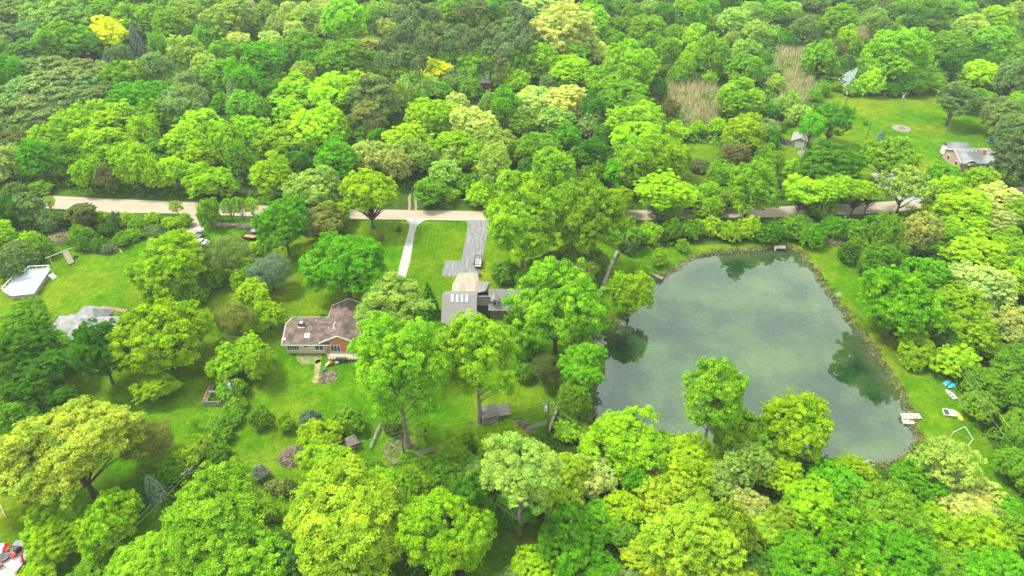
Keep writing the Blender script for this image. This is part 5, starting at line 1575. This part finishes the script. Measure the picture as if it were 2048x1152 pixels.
p = V2(1917, 832); tag(MB().lathe((0, 0, .02), [(.85, 0), (.9, .08), (.5, .12)], 16, sx=.7, sy=1.45).build('paddle_board', LIME, None, p), 'flat lime-yellow board lying right of the white pedal boat', 'board')
# goal frame
P0 = V2(1945, 880); e = tag(empty('goal_frame', P0), 'white pipe goal frame on the grass below the boats', 'goal'); q = [V2(1907, 864, 1.5) - P0, V2(1930, 853, 1.5) - P0, V2(1946, 878, .0) - P0, V2(1932, 897, 0) - P0]
MB().tube(q[0], q[1], .04).build('crossbar', WHITE, e); MB().tube(q[1], q[2], .05).build('upright', WHITE, e); MB().tube(q[2], q[3], .05).build('base_bar', WHITE, e); MB().tube(q[0], Vector((q[0].x, q[0].y, 0)), .05).build('upright', WHITE, e)
# yellow bar stand, bench, sign post, white float
P0 = V2(1824, 703); e = tag(empty('yellow_rack', P0), 'thin yellow rail on short legs above the lone lime bush', 'rail'); a, b = V2(1815, 705, .7) - P0, V2(1831, 697, .7) - P0
MB().tube(a, b, .07).build('rail', YEL, e)
for q in (a, b): MB().tube(q, Vector((q.x, q.y, 0)), .04).build('leg', YEL, e)
e = tag(empty('garden_bench', V2(1803, 721), -2.2), 'small weathered garden bench beside the lone lime bush', 'bench'); MB().b2(-.7, .7, -.22, .22, .40, .46).build('seat', WOOD, e); MB().b2(-.7, .7, .2, .26, .5, .95).build('backrest', TAN, e)
for x in (-.6, .6): MB().b2(x - .05, x + .05, -.2, .2, 0, .4).build('leg', WOOD, e)
e = tag(empty('white_sign', V2(1672, 597)), 'small white board on a post at the pond right shore', 'sign'); MB().tube((0, 0, 0), (0, 0, 1.4), .04).build('post', WHITE, e); MB().box((.3, 0, 1.2), (.9, .08, .75)).build('board', WHITE, e)
tag(MB().lathe((0, 0, 0), [(.12, 0), (.2, .08), (.12, .2)], 10, sx=2.2).build('float', WHITE, None, V2(1681, 608, WATER_Z)), 'little white float at the pond edge below the white board', 'float')
e = tag(empty('stone_outlet', V2(1559, 496)), 'pale stone outlet slab at the pond top shore', 'stone slab'); MB().b2(-1.4, 1.4, -.4, .4, 0, .5).build('slab', mat('pale slab', (.62, .54, .46), n1=2), e, bevel=.05); MB().b2(-1.5, -1.1, -.8, -.4, -.3, .2).build('wing_wall', _mats['pale slab'], e)
# fire pit
P0 = V2(1803, 257); fp = tag(empty('fire_pit', P0), 'round gravel fire pit with a stone ring on the upper right lawn', 'fire pit')
MB().lathe((0, 0, .02), [(3.1, 0), (3.1, .05)], 26).build('gravel_disc', _mats['pale gravel'], fp); torus_mb((0, 0, .2), .95, .22, 18, 6).build('stone_ring', mat('ring stone', (.34, .28, .24), n1=3), fp)
# garden clutter by the brown house
tag(MB().lathe((0, 0, 0), [(.25, 0), (.42, .35), (.45, .5), (.3, .5), (.28, .35)], 14).build('planter', mat('teal glaze', (.08, .22, .26)), None, V2(648, 741)), 'round teal planter below the brown-roofed house', 'planter')
e = tag(empty('toy_slide', V2(660, 730), .3), 'toy slide in red and yellow on the lawn below the brown-roofed house', 'toy slide'); MB().slab([(-.9, -.35, .1), (-.9, .35, .1), (.1, .35, .9), (.1, -.35, .9)], .06).build('chute', mat('pale yellow', (.8, .78, .25)), e); MB().b2(.1, .6, -.3, .3, .0, .8).build('tower', RED, e); MB().b2(1.1, 1.9, -.4, .4, 0, .5).build('box', METAL, e)
rocks('rock_ring', [tuple(V2(646,762)[:2]), tuple(V2(662,746)[:2])], 60, .12, .35, STONE, .7, 0, 'loose ring of stones around the twig pile on the lawn', 'stones')
e = tag(empty('patio_table', V2(683, 723), .0), 'dark patio table beneath the brown house deck corner', 'table'); MB().b2(-1.2, 1.2, -.5, .5, .7, .76).build('tabletop', BLACK, e)
for x in (-1.1, 1.1):
    for y in (-.4, .4): MB().tube((x, y, 0), (x, y, .7), .035).build('leg', BLACK, e)
# ---- patio with red chairs, bottom left
pp = np.array([V2(*q)[:2] for q in [(-70,1095),(0,1096),(68,1097),(50,1125),(34,1146),(10,1190),(-80,1190)]])
sheet('patio_paving', pp, .12, PAVER, thick=.12)
kw = MB(); a, b = V2(69, 1099), V2(33, 1149); kw.box(((a.x + b.x) / 2, (a.y + b.y) / 2, .3), ((b - a).length, .4, .6), math.atan2(b.y - a.y, b.x - a.x)); tag(kw.build('patio_kerb', mat('kerb stone', (.42, .38, .33), n1=2)), 'low stone kerb along the patio right side', 'kerb')
def adir(px_, py_, rz, label):
    e = tag(empty('garden_chair', V2(px_, py_, .12), rz), label, 'chair', 'red garden chairs around the fire table')
    MB().slab([(-.33, -.05, .42), (.33, -.05, .42), (.33, .5, .34), (-.33, .5, .34)], .05).build('seat', RED, e); MB().slab([(-.33, .5, .34), (.33, .5, .34), (.26, .85, 1.1), (-.26, .85, 1.1)], .05).build('backrest', RED, e)
    for s in (-1, 1): MB().b2(s * .42 - .08, s * .42 + .08, -.15, .6, .58, .62).build('armrest', RED, e); MB().b2(s * .38 - .04, s * .38 + .04, -.1, .0, 0, .58).build('leg', RED, e); MB().b2(s * .38 - .04, s * .38 + .04, .5, .6, 0, .58).build('leg', RED, e)
    return e
adir(13, 1104, .2, 'red garden chair behind the dark fire table'); adir(24, 1114, -1.0, 'red garden chair right of the dark fire table'); adir(4, 1130, 2.6, 'red garden chair in front of the dark fire table'); adir(-6, 1110, 1.2, 'red garden chair left of the dark fire table at the frame edge')
e = tag(empty('fire_table', V2(10, 1117, .12)), 'round dark fire table among the red chairs', 'table'); MB().lathe((0, 0, 0), [(.55, 0), (.55, .35), (.75, .4), (.75, .46), (.35, .46), (.3, .38)], 20).build('tabletop', GREYP, e)
e = tag(empty('red_parasol', V2(51, 1124, .12)), 'folded red parasol standing at the patio edge', 'parasol'); MB().tube((0, 0, 0), (0, 0, 2.2), .03).build('pole', METAL, e); MB().tube((-.1, .5, 1.9), (.35, -.7, 1.0), .10, .26, 8).build('canopy', RED, e)
e = tag(empty('grill', V2(37, 1103, .12), .4), 'covered dark grill on the patio', 'grill'); MB().b2(-.4, .4, -.3, .3, .0, .8).build('cart', BLACK, e); MB().lathe((0, 0, .8), [(.45, 0), (.42, .2), (.2, .35)], 14, sy=.75).build('lid', GREYP, e)
e = tag(empty('storage_box', V2(43, 1092, .12), -.1), 'grey storage box at the back edge of the patio', 'box'); MB().b2(-.9, .9, -.45, .45, 0, .65).build('box_body', GREYP, e); MB().b2(-.95, .95, -.5, .5, .65, .75).build('lid', LGREYROOF, e)
e = tag(empty('round_side_table', V2(59, 1102, .12)), 'small white round table at the patio corner', 'table'); MB().lathe((0, 0, .55), [(.42, 0), (.42, .05)], 18).build('tabletop', WHITE, e); MB().tube((0, 0, 0), (0, 0, .55), .05).build('leg', METAL, e)
e = tag(empty('white_lounger', V2(2, 1100, .12), .3), 'white cushioned lounger at the patio left edge', 'lounger'); MB().b2(-.5, .5, -.9, .9, .25, .4).build('cushion', WHITE, e); MB().b2(-.45, .45, -.85, .85, .1, .24).build('frame', TAN, e)
e = tag(empty('wood_gate', V2(8, 1025), -.8), 'low bleached timber rail at the left frame edge', 'rail'); MB().bar((-1.5, 0, .5), (1.8, 0, .5), .1, .12).build('rail', TAN, e); MB().b2(-.05, .05, -.05, .05, 0, .5).build('post', TAN, e)
# trampoline glimpse
e = tag(empty('trampoline', V2(1988, 288)), 'blue trampoline ring behind the brick house', 'trampoline'); torus_mb((0, 0, .8), 1.9, .18).build('ring_pad', BLUE, e); MB().lathe((0, 0, .8), [(1.75, 0), (1.75, .02)], 20).build('jumping_mat', BLACK, e)
for k in range(6): MB().tube((1.9 * math.cos(k), 1.9 * math.sin(k), 0), (1.9 * math.cos(k), 1.9 * math.sin(k), .8), .04).build('leg', METAL, e)

# ------------------------------------------------------------ haze: one closed box of thin even air
hz = MB().b2(-1500, 1500, -60, 1500, -5.0, CAM_H + 15).build('haze', bpy.data.materials.new('haze'))
hm = hz.data.materials[0]; hm.use_nodes = True; hn = hm.node_tree; hn.nodes.clear()
hv = hn.nodes.new('ShaderNodeVolumePrincipled'); hv.inputs['Color'].default_value = (.92, .97, 1, 1); hv.inputs['Density'].default_value = .00015; hv.inputs['Anisotropy'].default_value = 0
ho = hn.nodes.new('ShaderNodeOutputMaterial'); hn.links.new(hv.outputs[0], ho.inputs['Volume'])
tag(hz, 'thin pale haze over the far woods', 'haze', kind='stuff')
